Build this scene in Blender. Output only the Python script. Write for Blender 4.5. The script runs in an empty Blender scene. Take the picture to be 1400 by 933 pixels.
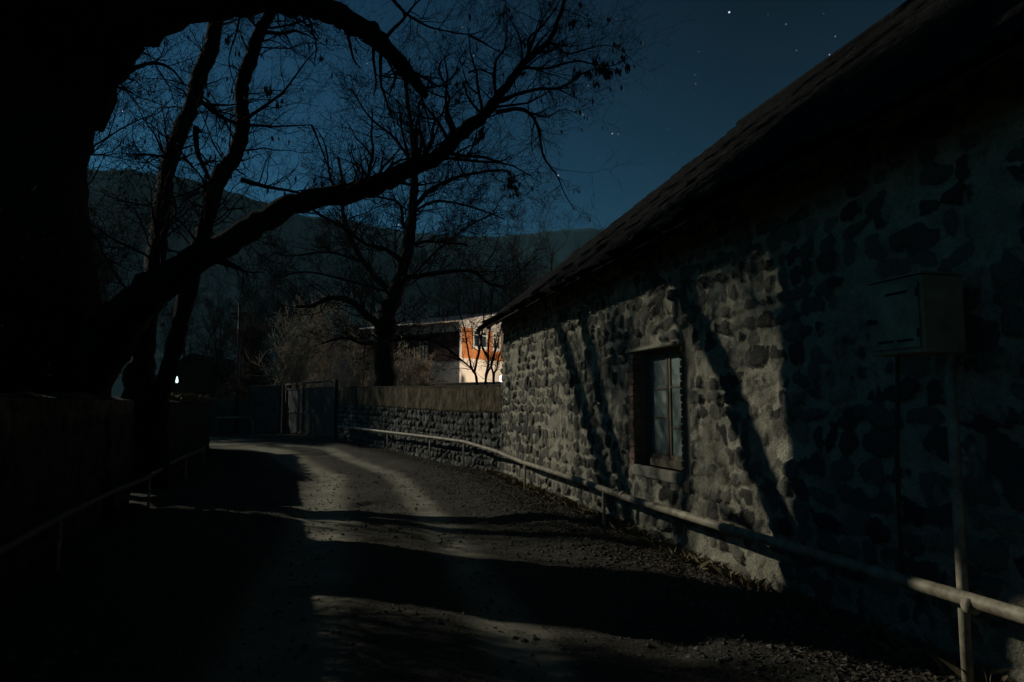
import bpy, math, random
import numpy as np
from mathutils import Vector, Matrix

S = bpy.context.scene
C = S.collection
# ------------------------------------------------------------------ camera
F = 950.0                       # focal length in pixels of the 1400 px wide photograph
PITCH = math.atan(88.5 / F)
H = 1.6
cam_d = bpy.data.cameras.new('camera')
cam = bpy.data.objects.new('camera', cam_d); C.objects.link(cam)
cam.location = (0, 0, H)
cam.rotation_euler = (math.pi / 2 + PITCH, 0, 0)
cam_d.sensor_width = 36.0
cam_d.lens = 36.0 * F / 1400.0
cam_d.clip_start = 0.05
cam_d.clip_end = 6000.0
S.camera = cam
# ------------------------------------------------------------------ light
ELEV = math.radians(24)
hx, hy = .8924, -.4512
LDIR = Vector((hx * math.cos(ELEV), hy * math.cos(ELEV), -math.sin(ELEV)))
sun_d = bpy.data.lights.new('moon', 'SUN')
sun_d.energy = 1.8; sun_d.angle = math.radians(.55); sun_d.color = (1.0, .95, .80)
sun = bpy.data.objects.new('moon', sun_d); C.objects.link(sun)
sun.rotation_euler = LDIR.to_track_quat('-Z', 'Y').to_euler()
sun.location = (-30, 15, 20)
W = bpy.data.worlds.new('World'); S.world = W; W.use_nodes = True
wn, wl = W.node_tree.nodes, W.node_tree.links
wn.clear()
out = wn.new('ShaderNodeOutputWorld')
bg = wn.new('ShaderNodeBackground')
sky = wn.new('ShaderNodeTexSky'); sky.sky_type = 'NISHITA'; sky.sun_disc = False
sky.sun_elevation = ELEV; sky.sun_rotation = math.atan2(-hx, -hy)
sky.air_density = 1.0; sky.dust_density = .3; sky.ozone_density = 3.0
SKY = .0095
tint = wn.new('ShaderNodeVectorMath'); tint.operation = 'MULTIPLY'
tint.inputs[1].default_value = (.24, .80, .97)
wl.new(sky.outputs[0], tint.inputs[0])
bg.inputs[1].default_value = SKY
tc = wn.new('ShaderNodeTexCoord')
# the moonlit side of the sky and the horizon glow more strongly
def wdot(v, add):
    d = wn.new('ShaderNodeVectorMath'); d.operation = 'DOT_PRODUCT'; d.inputs[1].default_value = v
    wl.new(tc.outputs['Generated'], d.inputs[0])
    a = wn.new('ShaderNodeMath'); a.operation = 'ADD'; a.inputs[1].default_value = add; a.use_clamp = False
    wl.new(d.outputs['Value'], a.inputs[0])
    m = wn.new('ShaderNodeMath'); m.operation = 'MAXIMUM'; m.inputs[1].default_value = 0; wl.new(a.outputs[0], m.inputs[0]); return m
g1 = wdot((0, 0, -3.4), 3.25); g2 = wdot((-2.0, 0, 0), .60)
gs_ = wn.new('ShaderNodeMath'); wl.new(g1.outputs[0], gs_.inputs[0]); wl.new(g2.outputs[0], gs_.inputs[1])
gc_ = wn.new('ShaderNodeMath'); gc_.operation = 'MINIMUM'; gc_.inputs[1].default_value = 4.0
wl.new(gs_.outputs[0], gc_.inputs[0]); gs_ = gc_
ga = wn.new('ShaderNodeMath'); ga.inputs[1].default_value = -1.0; wl.new(gs_.outputs[0], ga.inputs[0])
gf = wn.new('ShaderNodeMath'); gf.operation = 'MAXIMUM'; gf.inputs[1].default_value = .12
wl.new(ga.outputs[0], gf.inputs[0]); ga = gf
gsc = wn.new('ShaderNodeVectorMath'); gsc.operation = 'SCALE'
wl.new(tint.outputs[0], gsc.inputs[0]); wl.new(ga.outputs[0], gsc.inputs['Scale'])
gb = wdot((0, .9, 0), .75); gb2 = wn.new('ShaderNodeMath'); gb2.operation = 'MINIMUM'; gb2.inputs[1].default_value = 1.0
wl.new(gb.outputs[0], gb2.inputs[0]); gbm = wn.new('ShaderNodeMath'); gbm.operation = 'MAXIMUM'; gbm.inputs[1].default_value = .6
wl.new(gb2.outputs[0], gbm.inputs[0])
gsd = wn.new('ShaderNodeVectorMath'); gsd.operation = 'SCALE'
wl.new(gsc.outputs[0], gsd.inputs[0]); wl.new(gbm.outputs[0], gsd.inputs['Scale'])
last = gsd.outputs[0]
def wstar(col, px=None, py=None, size=.0009, amp=30.0):
    global last
    a = (px - 700) / F; b = (466.5 - py) / F
    c, s = math.cos(PITCH), math.sin(PITCH)
    v = Vector((a, c - b * s, s + b * c)).normalized()
    d = wn.new('ShaderNodeVectorMath'); d.operation = 'DISTANCE'
    wl.new(tc.outputs['Generated'], d.inputs[0]); d.inputs[1].default_value = v
    m = wn.new('ShaderNodeMapRange'); m.inputs[1].default_value = size; m.inputs[2].default_value = size * .3
    m.inputs[3].default_value = 0; m.inputs[4].default_value = amp*1.7
    wl.new(d.outputs['Value'], m.inputs[0])
    k = wn.new('ShaderNodeVectorMath'); k.operation = 'MULTIPLY_ADD'
    wl.new(m.outputs[0], k.inputs[0]); k.inputs[1].default_value = col
    wl.new(last, k.inputs[2]); last = k.outputs[0]
for x, y, sz, am in [(997, 17, .0014, 80), (837, 183, .0011, 50), (763, 240, .0013, 60), (797, 157, .0009, 30), (804, 117, .0009, 45),
                     (1142, 50, .0009, 26), (1173, 50, .0009, 22), (1134, 75, .0011, 28), (1089, 69, .0009, 18), (1126, 19, .0009, 10),
                     (502, 87, .0009, 22), (167, 152, .0009, 55), (586, 118, .0009, 26), (569, 186, .0011, 22), (545, 308, .0009, 60),
                     (842, 26, .0009, 20), (778, 62, .0009, 18), (826, 132, .0008, 14), (875, 125, .0008, 14), (1050, 20, .0008, 10),
                     (920, 210, .0008, 10), (880, 60, .0008, 8), (950, 130, .0008, 8), (818, 217, .0009, 10), (634, 25, .0009, 14)]:
    wstar((.85, .95, 1.0), x, y, sz, am)
vor = wn.new('ShaderNodeTexVoronoi'); vor.inputs['Scale'].default_value = 62; vor.feature = 'F1'
wl.new(tc.outputs['Generated'], vor.inputs['Vector'])
vm = wn.new('ShaderNodeMapRange'); vm.inputs[1].default_value = .062; vm.inputs[2].default_value = .02
vm.inputs[3].default_value = 0; vm.inputs[4].default_value = 34
wl.new(vor.outputs['Distance'], vm.inputs[0])
vk = wn.new('ShaderNodeVectorMath'); vk.operation = 'MULTIPLY_ADD'
wl.new(vm.outputs[0], vk.inputs[0]); vs_ = wn.new('ShaderNodeSeparateColor'); wl.new(vor.outputs['Color'], vs_.inputs[0]); vp_ = wn.new('ShaderNodeMath'); vp_.operation = 'POWER'; vp_.inputs[1].default_value = 3.0; wl.new(vs_.outputs[0], vp_.inputs[0]); wl.new(vp_.outputs[0], vk.inputs[1]); wl.new(last, vk.inputs[2])
wl.new(vk.outputs[0], bg.inputs[0]); wl.new(bg.outputs[0], out.inputs[0])
W.cycles.sampling_method = 'MANUAL'; W.cycles.sample_map_resolution = 512
S.view_settings.view_transform = 'Standard'; S.view_settings.look = 'None'
S.view_settings.exposure = 0.0; S.view_settings.gamma = 1.0
S.view_settings.use_curve_mapping = False

# ------------------------------------------------------------------ helpers
def at(x, y, Y):
    """photograph pixel + distance ahead -> world point"""
    a = (x - 700) / F; b = (466.5 - y) / F
    c, s = math.cos(PITCH), math.sin(PITCH)
    r = Vector((a, c - b * s, s + b * c))
    return Vector((0, 0, H)) + r * (Y / r.y)

def tag(o, label=None, cat=None, group=None, kind=None):
    if label: o['label'] = label
    if cat: o['category'] = cat
    if group: o['group'] = group
    if kind: o['kind'] = kind
    return o

def empty(name, loc=(0, 0, 0), rz=0.0):
    o = bpy.data.objects.new(name, None); C.objects.link(o)
    o.location = loc; o.rotation_euler = (0, 0, rz); o.empty_display_size = .2
    return o

class MB:
    def __init__(s): s.v = []; s.f = []; s.m = []; s.smooth = []
    def add(s, vs, fs, mi=0, smooth=False):
        n = len(s.v); s.v.extend([tuple(v) for v in vs])
        for f in fs: s.f.append([i + n for i in f]); s.m.append(mi); s.smooth.append(smooth)
    def box(s, a, b, mi=0, M=None):
        x0, y0, z0 = a; x1, y1, z1 = b
        vs = [Vector(p) for p in ((x0,y0,z0),(x1,y0,z0),(x1,y1,z0),(x0,y1,z0),(x0,y0,z1),(x1,y0,z1),(x1,y1,z1),(x0,y1,z1))]
        if M is not None: vs = [M @ v for v in vs]
        s.add(vs, [(0,3,2,1),(4,5,6,7),(0,1,5,4),(1,2,6,5),(2,3,7,6),(3,0,4,7)], mi)
    def tube(s, pts, rad, n=6, mi=0, cap=True):
        pts = [Vector(p) for p in pts]
        if not hasattr(rad, '__len__'): rad = [rad] * len(pts)
        vs = []; up = None
        for i, p in enumerate(pts):
            t = (pts[min(i + 1, len(pts) - 1)] - pts[max(i - 1, 0)])
            if t.length < 1e-9: t = Vector((0, 0, 1))
            t.normalize()
            if up is None:
                up = Vector((1, 0, 0)) if abs(t.x) < .8 else Vector((0, 1, 0))
            u = (up - t * up.dot(t))
            if u.length < 1e-6: u = t.orthogonal()
            u.normalize(); w = t.cross(u); up = u
            for k in range(n):
                a = 2 * math.pi * k / n
                vs.append(p + (u * math.cos(a) + w * math.sin(a)) * rad[i])
        fs = []
        for i in range(len(pts) - 1):
            for k in range(n):
                k2 = (k + 1) % n
                fs.append((i*n+k, i*n+k2, (i+1)*n+k2, (i+1)*n+k))
        if cap:
            fs.append(tuple(range(n))[::-1]); fs.append(tuple((len(pts)-1)*n + k for k in range(n)))
        s.add(vs, fs, mi, n > 3)
    def build(s, name, mats, parent=None):
        me = bpy.data.meshes.new(name)
        me.from_pydata(s.v, [], s.f)
        if not isinstance(mats, (list, tuple)): mats = [mats]
        for m in mats: me.materials.append(m)
        me.polygons.foreach_set('material_index', s.m)
        me.polygons.foreach_set('use_smooth', s.smooth)
        me.update()
        o = bpy.data.objects.new(name, me); C.objects.link(o)
        if parent: o.parent = parent
        return o

# numpy noise
_T = {}
def vnoise(x, y, seed=0):
    if seed not in _T: _T[seed] = np.random.RandomState(seed).rand(256, 256)
    T = _T[seed]
    xi = np.floor(x).astype(int); yi = np.floor(y).astype(int)
    fx = x - xi; fy = y - yi
    fx = fx*fx*(3-2*fx); fy = fy*fy*(3-2*fy)
    g = lambda a, b: T[a % 256, b % 256]
    return (g(xi,yi)*(1-fx)*(1-fy)+g(xi+1,yi)*fx*(1-fy)+g(xi,yi+1)*(1-fx)*fy+g(xi+1,yi+1)*fx*fy) * 2 - 1
def fbm(x, y, seed=0, oc=4):
    t = 0; a = .5; f = 1
    for i in range(oc):
        t = t + a * vnoise(x*f + 17.3*i, y*f + 5.1*i, seed+i); a *= .5; f *= 2.03
    return t
def sstep(a, b, x):
    t = np.clip((x-a)/(b-a), 0, 1); return t*t*(3-2*t)

# ------------------------------------------------------------------ materials
def mat(name, rough=.9, spec=.3):
    m = bpy.data.materials.new(name); m.use_nodes = True
    b = m.node_tree.nodes['Principled BSDF']
    b.inputs['Roughness'].default_value = rough
    b.inputs['Specular IOR Level'].default_value = spec
    return m, m.node_tree.nodes, m.node_tree.links, b
def ramp(nn, stops):
    r = nn.new('ShaderNodeValToRGB')
    while len(r.color_ramp.elements) < len(stops): r.color_ramp.elements.new(.5)
    for e, (p, c) in zip(r.color_ramp.elements, stops):
        e.position = p; e.color = (*c, 1)
    return r
def noisy(name, c0, c1, scale=8, rough=.9, bump=.3, bscale=None, spec=.3, stretch=(1,1,1), dist=.02, metal=0, detail=6):
    m, nn, ll, b = mat(name, rough, spec)
    b.inputs['Metallic'].default_value = metal
    t = nn.new('ShaderNodeTexCoord'); mp = nn.new('ShaderNodeMapping'); mp.inputs['Scale'].default_value = stretch
    ll.new(t.outputs['Object'], mp.inputs[0])
    n1 = nn.new('ShaderNodeTexNoise'); n1.inputs['Scale'].default_value = scale; n1.inputs['Detail'].default_value = detail
    n1.inputs['Roughness'].default_value = .65
    ll.new(mp.outputs[0], n1.inputs['Vector'])
    r = ramp(nn, [(.32, c0), (.68, c1)]); ll.new(n1.outputs[0], r.inputs[0]); ll.new(r.outputs[0], b.inputs['Base Color'])
    n2 = nn.new('ShaderNodeTexNoise'); n2.inputs['Scale'].default_value = bscale or scale*3; n2.inputs['Detail'].default_value = 5
    ll.new(mp.outputs[0], n2.inputs['Vector'])
    bp = nn.new('ShaderNodeBump'); bp.inputs['Strength'].default_value = bump; bp.inputs['Distance'].default_value = dist
    ll.new(n2.outputs[0], bp.inputs['Height']); ll.new(bp.outputs[0], b.inputs['Normal'])
    return m
M = {}
M['bark'] = noisy('dark_bark', (.006,.0055,.005), (.015,.0135,.012), 5, .95, .9, 9, .1, (1,1,.3), .05)
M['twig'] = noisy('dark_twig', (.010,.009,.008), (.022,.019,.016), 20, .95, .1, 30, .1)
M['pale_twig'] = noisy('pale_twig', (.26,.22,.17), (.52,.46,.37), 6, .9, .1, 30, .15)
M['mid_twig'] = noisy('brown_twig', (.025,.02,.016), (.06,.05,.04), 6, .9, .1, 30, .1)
M['pod'] = noisy('dry_pod', (.02,.015,.01), (.05,.04,.03), 30, .9, .1)
M['pipe'] = noisy('cream_pipe_paint', (.10,.08,.05), (.44,.40,.29), 9, .6, .5, 45, .4, (1,1,1), .004)
M['pipe_dark'] = noisy('rusty_pipe', (.04,.03,.022), (.09,.07,.05), 20, .7, .2, 60, .3, (1,1,1), .004)
M['cabinet'] = noisy('cream_cabinet_paint', (.17,.155,.10), (.36,.33,.23), 6, .7, .35, 25, .4, (1,1,1), .003)
M['slot'] = noisy('dark_slot', (.01,.01,.01), (.02,.02,.02), 20, .9, .1)
M['frame'] = noisy('weathered_frame_wood', (.10,.085,.06), (.24,.20,.14), 14, .85, .4, 60, .2, (1,1,.2), .004)
M['rafter'] = noisy('old_rafter_wood', (.015,.012,.01), (.035,.028,.022), 14, .9, .4, 60, .1, (1,1,.2), .004)
M['gate'] = noisy('green_gate_metal', (.018,.026,.024), (.04,.052,.048), 3, .6, .15, 40, .4, (1,1,.3), .005)
M['gate_dark'] = noisy('dark_gate_metal', (.015,.018,.018), (.03,.035,.035), 5, .6, .1)
M['plaster_grey'] = noisy('grey_plaster', (.38,.375,.365), (.60,.59,.57), 1.5, .9, .2)
M['plaster_white'] = noisy('cream_plaster', (.62,.56,.48), (.75,.69,.60), 1.5, .9, .1)
M['white_paint'] = noisy('white_paint', (.6,.58,.54), (.8,.78,.74), 6, .6, .05)
M['dark_glass'] = noisy('dark_window_glass', (.02,.025,.03), (.03,.035,.04), 3, .15, .02, 10, .5)
M['slate'] = noisy('dark_blue_roof_sheet', (.006,.008,.011), (.014,.018,.022), 3, .5, .3, 20, .4, (1,1,1), .02)
M['block'] = noisy('grey_block', (.07,.068,.06), (.16,.15,.13), 4, .9, .5, 20, .2)
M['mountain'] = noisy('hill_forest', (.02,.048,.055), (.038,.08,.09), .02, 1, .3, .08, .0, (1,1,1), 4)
M['leaf'] = noisy('dry_leaf', (.035,.028,.018), (.11,.085,.055), 9, .85, .1)
M['stone'] = noisy('gravel_stone', (.06,.057,.05), (.17,.16,.135), 7, .9, .3, 60)
M['grass'] = noisy('dry_grass', (.10,.08,.045), (.20,.16,.09), 8, .9, .1)
M['timber'] = noisy('orange_timber', (.42,.15,.05), (.62,.25,.085), 3, .75, .3, 20, .3, (1,1,6), .01)
M['wire'] = noisy('wire_metal', (.05,.05,.05), (.1,.1,.1), 9, .5, .05)

def glass_dusty():
    m, nn, ll, b = mat('dusty_glass', .35, .5)
    t = nn.new('ShaderNodeTexCoord'); n1 = nn.new('ShaderNodeTexNoise'); n1.inputs['Scale'].default_value = 5; n1.inputs['Detail'].default_value = 8
    n1.inputs['Distortion'].default_value = .8
    ll.new(t.outputs['Object'], n1.inputs['Vector'])
    r = ramp(nn, [(.3, (.09,.125,.112)), (.62, (.23,.295,.265))]); ll.new(n1.outputs[0], r.inputs[0]); ll.new(r.outputs[0], b.inputs['Base Color'])
    rr = nn.new('ShaderNodeMapRange'); rr.inputs[3].default_value = .25; rr.inputs[4].default_value = .6
    ll.new(n1.outputs[0], rr.inputs[0]); ll.new(rr.outputs[0], b.inputs['Roughness'])
    return m
M['glass'] = glass_dusty()

def masonry_mat(name, mortar0, mortar1, stones, bump=.5):
    """vertex attributes: 'stone' (0 mortar..1 stone) and 'tone' (a random shade per stone)"""
    m, nn, ll, b = mat(name, .92, .2)
    t = nn.new('ShaderNodeTexCoord')
    n1 = nn.new('ShaderNodeTexNoise'); n1.inputs['Scale'].default_value = 3.5; n1.inputs['Detail'].default_value = 8; n1.inputs['Roughness'].default_value = .7
    n2 = nn.new('ShaderNodeTexNoise'); n2.inputs['Scale'].default_value = 30; n2.inputs['Detail'].default_value = 6; n2.inputs['Roughness'].default_value = .7
    ll.new(t.outputs['Object'], n1.inputs['Vector']); ll.new(t.outputs['Object'], n2.inputs['Vector'])
    rm = ramp(nn, [(.3, mortar0), (.7, mortar1)]); ll.new(n1.outputs[0], rm.inputs[0])
    at_t = nn.new('ShaderNodeAttribute'); at_t.attribute_name = 'tone'
    ad = nn.new('ShaderNodeMath'); ad.operation = 'MULTIPLY_ADD'; ad.inputs[1].default_value = .35; ad.inputs[2].default_value = -.175
    ll.new(n2.outputs[0], ad.inputs[0])
    ad2 = nn.new('ShaderNodeMath'); ll.new(ad.outputs[0], ad2.inputs[0]); ll.new(at_t.outputs['Fac'], ad2.inputs[1])
    rs = ramp(nn, stones); ll.new(ad2.outputs[0], rs.inputs[0])
    at_s = nn.new('ShaderNodeAttribute'); at_s.attribute_name = 'stone'
    ns = nn.new('ShaderNodeMath'); ns.operation = 'MULTIPLY_ADD'; ns.inputs[1].default_value = .9; ns.inputs[2].default_value = -.45
    ll.new(n2.outputs[0], ns.inputs[0])
    sm = nn.new('ShaderNodeMath'); ll.new(at_s.outputs['Fac'], sm.inputs[0]); ll.new(ns.outputs[0], sm.inputs[1])
    mr = nn.new('ShaderNodeMapRange'); mr.inputs[1].default_value = .3; mr.inputs[2].default_value = .62; ll.new(sm.outputs[0], mr.inputs[0])
    mx = nn.new('ShaderNodeMix'); mx.data_type = 'RGBA'
    ll.new(mr.outputs[0], mx.inputs[0]); ll.new(rm.outputs[0], mx.inputs[6]); ll.new(rs.outputs[0], mx.inputs[7])
    n3 = nn.new('ShaderNodeTexNoise'); n3.inputs['Scale'].default_value = 60; n3.inputs['Detail'].default_value = 4
    ll.new(t.outputs['Object'], n3.inputs['Vector'])
    dk = nn.new('ShaderNodeMix'); dk.data_type = 'RGBA'; dk.blend_type = 'MULTIPLY'; dk.inputs[0].default_value = .6
    gr = ramp(nn, [(.34, (.45,.45,.43)), (.54, (1,1,1))]); ll.new(n3.outputs[0], gr.inputs[0])  # fine pits darkened in the colour, imitating shade in crevices
    ll.new(mx.outputs[2], dk.inputs[6]); ll.new(gr.outputs[0], dk.inputs[7])
    ll.new(dk.outputs[2], b.inputs['Base Color'])
    bp = nn.new('ShaderNodeBump'); bp.inputs['Strength'].default_value = bump; bp.inputs['Distance'].default_value = .02
    sub = nn.new('ShaderNodeMath'); sub.operation = 'MULTIPLY_ADD'; sub.inputs[1].default_value = .5
    ll.new(n3.outputs[0], sub.inputs[0]); ll.new(n2.outputs[0], sub.inputs[2])
    ll.new(sub.outputs[0], bp.inputs['Height']); ll.new(bp.outputs[0], b.inputs['Normal'])
    return m
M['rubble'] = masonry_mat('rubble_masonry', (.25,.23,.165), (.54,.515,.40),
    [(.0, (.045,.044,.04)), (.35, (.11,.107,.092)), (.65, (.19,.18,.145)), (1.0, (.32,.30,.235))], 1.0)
M['cobble'] = masonry_mat('cobble_masonry', (.012,.012,.011), (.03,.03,.027),
    [(.0, (.05,.053,.05)), (.5, (.12,.123,.112)), (1.0, (.28,.28,.25))])
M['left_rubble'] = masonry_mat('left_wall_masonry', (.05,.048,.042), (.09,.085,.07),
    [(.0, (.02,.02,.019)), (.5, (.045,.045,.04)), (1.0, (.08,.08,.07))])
M['band'] = noisy('stained_plaster', (.02,.017,.012), (.17,.135,.085), 3.2, .95, 1.0, 14, .1, (1,1,.6), .05)
M['brick'] = noisy('old_red_brick', (.13,.07,.05), (.33,.22,.16), 7, .9, .5, 50, .2, (1,1,1), .006)
M['lintel'] = noisy('lintel_plaster', (.2,.19,.15), (.34,.32,.25), 6, .9, .5, 30)

def ground_mat(name, kind):
    m, nn, ll, b = mat(name, .95, .15)
    t = nn.new('ShaderNodeTexCoord')
    def N(sc, d=6, r=.65):
        n = nn.new('ShaderNodeTexNoise'); n.inputs['Scale'].default_value = sc; n.inputs['Detail'].default_value = d; n.inputs['Roughness'].default_value = r
        ll.new(t.outputs['Object'], n.inputs['Vector']); return n
    a = N(1.3); c = N(35); e = N(110, 3)
    at_r = nn.new('ShaderNodeAttribute'); at_r.attribute_name = 'rut'
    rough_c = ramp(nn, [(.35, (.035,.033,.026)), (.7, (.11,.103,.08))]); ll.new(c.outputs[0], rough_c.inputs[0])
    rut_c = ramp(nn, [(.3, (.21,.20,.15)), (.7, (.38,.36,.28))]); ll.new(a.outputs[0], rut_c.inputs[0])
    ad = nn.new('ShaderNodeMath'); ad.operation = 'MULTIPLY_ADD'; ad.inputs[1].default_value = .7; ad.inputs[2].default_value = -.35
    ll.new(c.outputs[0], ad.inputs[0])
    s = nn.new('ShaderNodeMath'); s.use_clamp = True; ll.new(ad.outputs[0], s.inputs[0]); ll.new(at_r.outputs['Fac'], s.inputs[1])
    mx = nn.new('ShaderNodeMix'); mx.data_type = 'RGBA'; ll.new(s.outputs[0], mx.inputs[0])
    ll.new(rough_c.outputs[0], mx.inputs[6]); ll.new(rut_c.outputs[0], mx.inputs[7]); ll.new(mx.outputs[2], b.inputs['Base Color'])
    h = nn.new('ShaderNodeMath'); h.operation = 'MULTIPLY_ADD'; h.inputs[1].default_value = .5
    ll.new(e.outputs[0], h.inputs[0]); ll.new(c.outputs[0], h.inputs[2])
    bp = nn.new('ShaderNodeBump'); bp.inputs['Distance'].default_value = .04
    st = nn.new('ShaderNodeMapRange'); st.inputs[3].default_value = .9; st.inputs[4].default_value = .35
    ll.new(at_r.outputs['Fac'], st.inputs[0]); ll.new(st.outputs[0], bp.inputs['Strength'])
    ll.new(h.outputs[0], bp.inputs['Height']); ll.new(bp.outputs[0], b.inputs['Normal'])
    return m
M['dirt'] = ground_mat('packed_dirt', 'road')
M['verge'] = ground_mat('rough_earth', 'verge')

def roof_mat():
    m, nn, ll, b = mat('old_roof_slates', .95, .05)
    t = nn.new('ShaderNodeTexCoord')
    n1 = nn.new('ShaderNodeTexNoise'); n1.inputs['Scale'].default_value = 6; n1.inputs['Detail'].default_value = 8; n1.inputs['Roughness'].default_value = .75
    ll.new(t.outputs['Object'], n1.inputs['Vector'])
    r = ramp(nn, [(.35, (.006,.006,.006)), (.60, (.016,.016,.015)), (.72, (.06,.06,.054))]); ll.new(n1.outputs[0], r.inputs[0]); ll.new(r.outputs[0], b.inputs['Base Color'])
    n2 = nn.new('ShaderNodeTexNoise'); n2.inputs['Scale'].default_value = 25; n2.inputs['Detail'].default_value = 6
    ll.new(t.outputs['Object'], n2.inputs['Vector'])
    bp = nn.new('ShaderNodeBump'); bp.inputs['Strength'].default_value = .9; bp.inputs['Distance'].default_value = .04
    ll.new(n2.outputs[0], bp.inputs['Height']); ll.new(bp.outputs[0], b.inputs['Normal'])
    return m
M['roof'] = roof_mat()
def emit(name, col, st):
    m, nn, ll, b = mat(name)
    b.inputs['Emission Color'].default_value = (*col, 1); b.inputs['Emission Strength'].default_value = st
    n1 = nn.new('ShaderNodeTexNoise'); n1.inputs['Scale'].default_value = 3
    r = ramp(nn, [(.3, (.7,.7,.7)), (.7, (.8,.8,.8))]); ll.new(n1.outputs[0], r.inputs[0]); ll.new(r.outputs[0], b.inputs['Base Color'])
    return m

# ------------------------------------------------------------------ the plan of the place
WD = Vector((-.2425, .9701, 0))          # along the stone house wall, away from the camera
WN = Vector((-.9701, -.2425, 0))         # its outward normal
W0 = Vector((3.9 * .9412, 3.9 * .2353, 0))    # foot of the perpendicular from the camera
def wall_pt(Y):                          # on the wall line at distance ahead Y
    return Vector((3.9 - .25 * Y, Y, 0))
CORN = wall_pt(16.5)
BW_E = Vector((-7.0, 28.0, 0))
def seg_dist(X, Y, a, b):
    ax, ay, bx, by = a[0], a[1], b[0], b[1]
    t = np.clip(((X-ax)*(bx-ax)+(Y-ay)*(by-ay))/((bx-ax)**2+(by-ay)**2), 0, 1)
    return np.hypot(X-(ax+t*(bx-ax)), Y-(ay+t*(by-ay)))
RUT = [(4.6,-6), (.3-.06,7.0), (-2.2,16.2), (-6.5,23.5), (-12.5,28.8), (-22,30.3), (-40,30.5)]
def road_u(X, Y):                        # signed distance from the middle of the road (right is +)
    pts = [(RUT[0][0]-2.6, -6), (-1.9+.0, 9.8), (-3.55, 16.2), (-6.9, 23.0), (-12.8, 28.2), (-22, 30.0), (-40, 30.2)]
    pts[0] = (1.6, -6)
    best = None; sg = None
    for a, b in zip(pts[:-1], pts[1:]):
        d = seg_dist(X, Y, a, b)
        cr = (b[0]-a[0])*(Y-a[1])-(b[1]-a[1])*(X-a[0])
        if best is None: best = d; sg = -np.sign(cr)
        else:
            m = d < best; best = np.where(m, d, best); sg = np.where(m, -np.sign(cr), sg)
    return best*sg
def ground_z(X, Y):
    X = np.asarray(X, float); Y = np.asarray(Y, float)
    z = .30*sstep(16, 29, Y) + .045*np.maximum(Y-42, 0)
    u = road_u(X, Y)
    near = sstep(34, 26, Y)
    z = z - .035*near*(np.exp(-((np.abs(u)-.82)/.28)**2))
    d = np.minimum(seg_dist(X, Y, wall_pt(-8), CORN), seg_dist(X, Y, CORN, BW_E))
    z = z + .07*np.exp(-((d-1.0)/.45)**2)*near + .03*fbm(X*.7, Y*.7, 3, 3)*near
    z = z - .05*near*sstep(.25, .6, fbm(X*.9+9, Y*.6, 33, 3)) + .016*fbm(X*1.7, Y*1.7, 34, 3)*near
    z = z + .022*fbm(X*5, Y*5, 8, 4)*near*(1-.7*sstep(1.5, .8, np.abs(np.abs(u)-.82)*3))
    return z
def gz(x, y): return float(ground_z(np.array([x]), np.array([y]))[0])

# ---- ground sheet (fine near the camera) with the road cut from the same grid
xs = np.concatenate([-np.geomspace(9, 3000, 40)[::-1], np.arange(-8.95, 4.0, .055), np.geomspace(4.05, 3000, 40)])
ys = np.concatenate([np.linspace(-60, 2.4, 24)[:-1], np.arange(2.4, 13, .05), np.arange(13, 34, .10), np.geomspace(34.1, 4500, 50)])
GX, GY = np.meshgrid(xs, ys); GZ = ground_z(GX, GY)
GZ = np.where(GY > 90, .045*48 + .0*GY, GZ)
U = road_u(GX, GY)
Uw = U + .10*fbm(GX*.8, GY*.8, 5, 3)
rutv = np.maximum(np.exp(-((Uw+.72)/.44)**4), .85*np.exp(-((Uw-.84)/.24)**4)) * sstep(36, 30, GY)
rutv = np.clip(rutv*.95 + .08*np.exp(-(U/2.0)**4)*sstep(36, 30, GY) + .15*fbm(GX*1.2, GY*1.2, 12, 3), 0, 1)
def grid_mesh(name, Xa, Ya, Za, keep, mats, attrs=None, parent=None, smooth=True):
    ny, nx = Xa.shape
    idx = np.arange(nx*ny).reshape(ny, nx)
    q = np.stack([idx[:-1,:-1], idx[:-1,1:], idx[1:,1:], idx[1:,:-1]], -1)[keep]
    used = np.unique(q); rem = -np.ones(nx*ny, int); rem[used] = np.arange(len(used)); q = rem[q]
    co = np.stack([Xa.ravel(), Ya.ravel(), Za.ravel()], -1)[used]
    me = bpy.data.meshes.new(name)
    me.vertices.add(len(co)); me.vertices.foreach_set('co', co.ravel())
    me.loops.add(q.size); me.loops.foreach_set('vertex_index', q.ravel())
    me.polygons.add(len(q)); me.polygons.foreach_set('loop_start', np.arange(0, q.size, 4)); me.polygons.foreach_set('loop_total', np.full(len(q), 4))
    me.update(calc_edges=True); me.validate()
    me.polygons.foreach_set('use_smooth', np.full(len(me.polygons), smooth))
    for k, v in (attrs or {}).items():
        a = me.attributes.new(k, 'FLOAT', 'POINT'); a.data.foreach_set('value', v.ravel()[used].astype(np.float32))
    for m in (mats if isinstance(mats, (list, tuple)) else [mats]): me.materials.append(m)
    o = bpy.data.objects.new(name, me); C.objects.link(o)
    if parent: o.parent = parent
    return o
cx = .25*(GX[:-1,:-1]+GX[1:,:-1]+GX[:-1,1:]+GX[1:,1:]); cy = .25*(GY[:-1,:-1]+GY[1:,:-1]+GY[:-1,1:]+GY[1:,1:])
cu = road_u(cx, cy)
road_keep = (np.abs(cu + .25*vnoise(cx*.9, cy*.9, 4)) < 1.65) & (cy < 34)
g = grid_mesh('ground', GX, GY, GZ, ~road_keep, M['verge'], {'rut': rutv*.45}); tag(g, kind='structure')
g = grid_mesh('road', GX, GY, GZ, road_keep, M['dirt'], {'rut': rutv}); tag(g, kind='structure')

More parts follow.
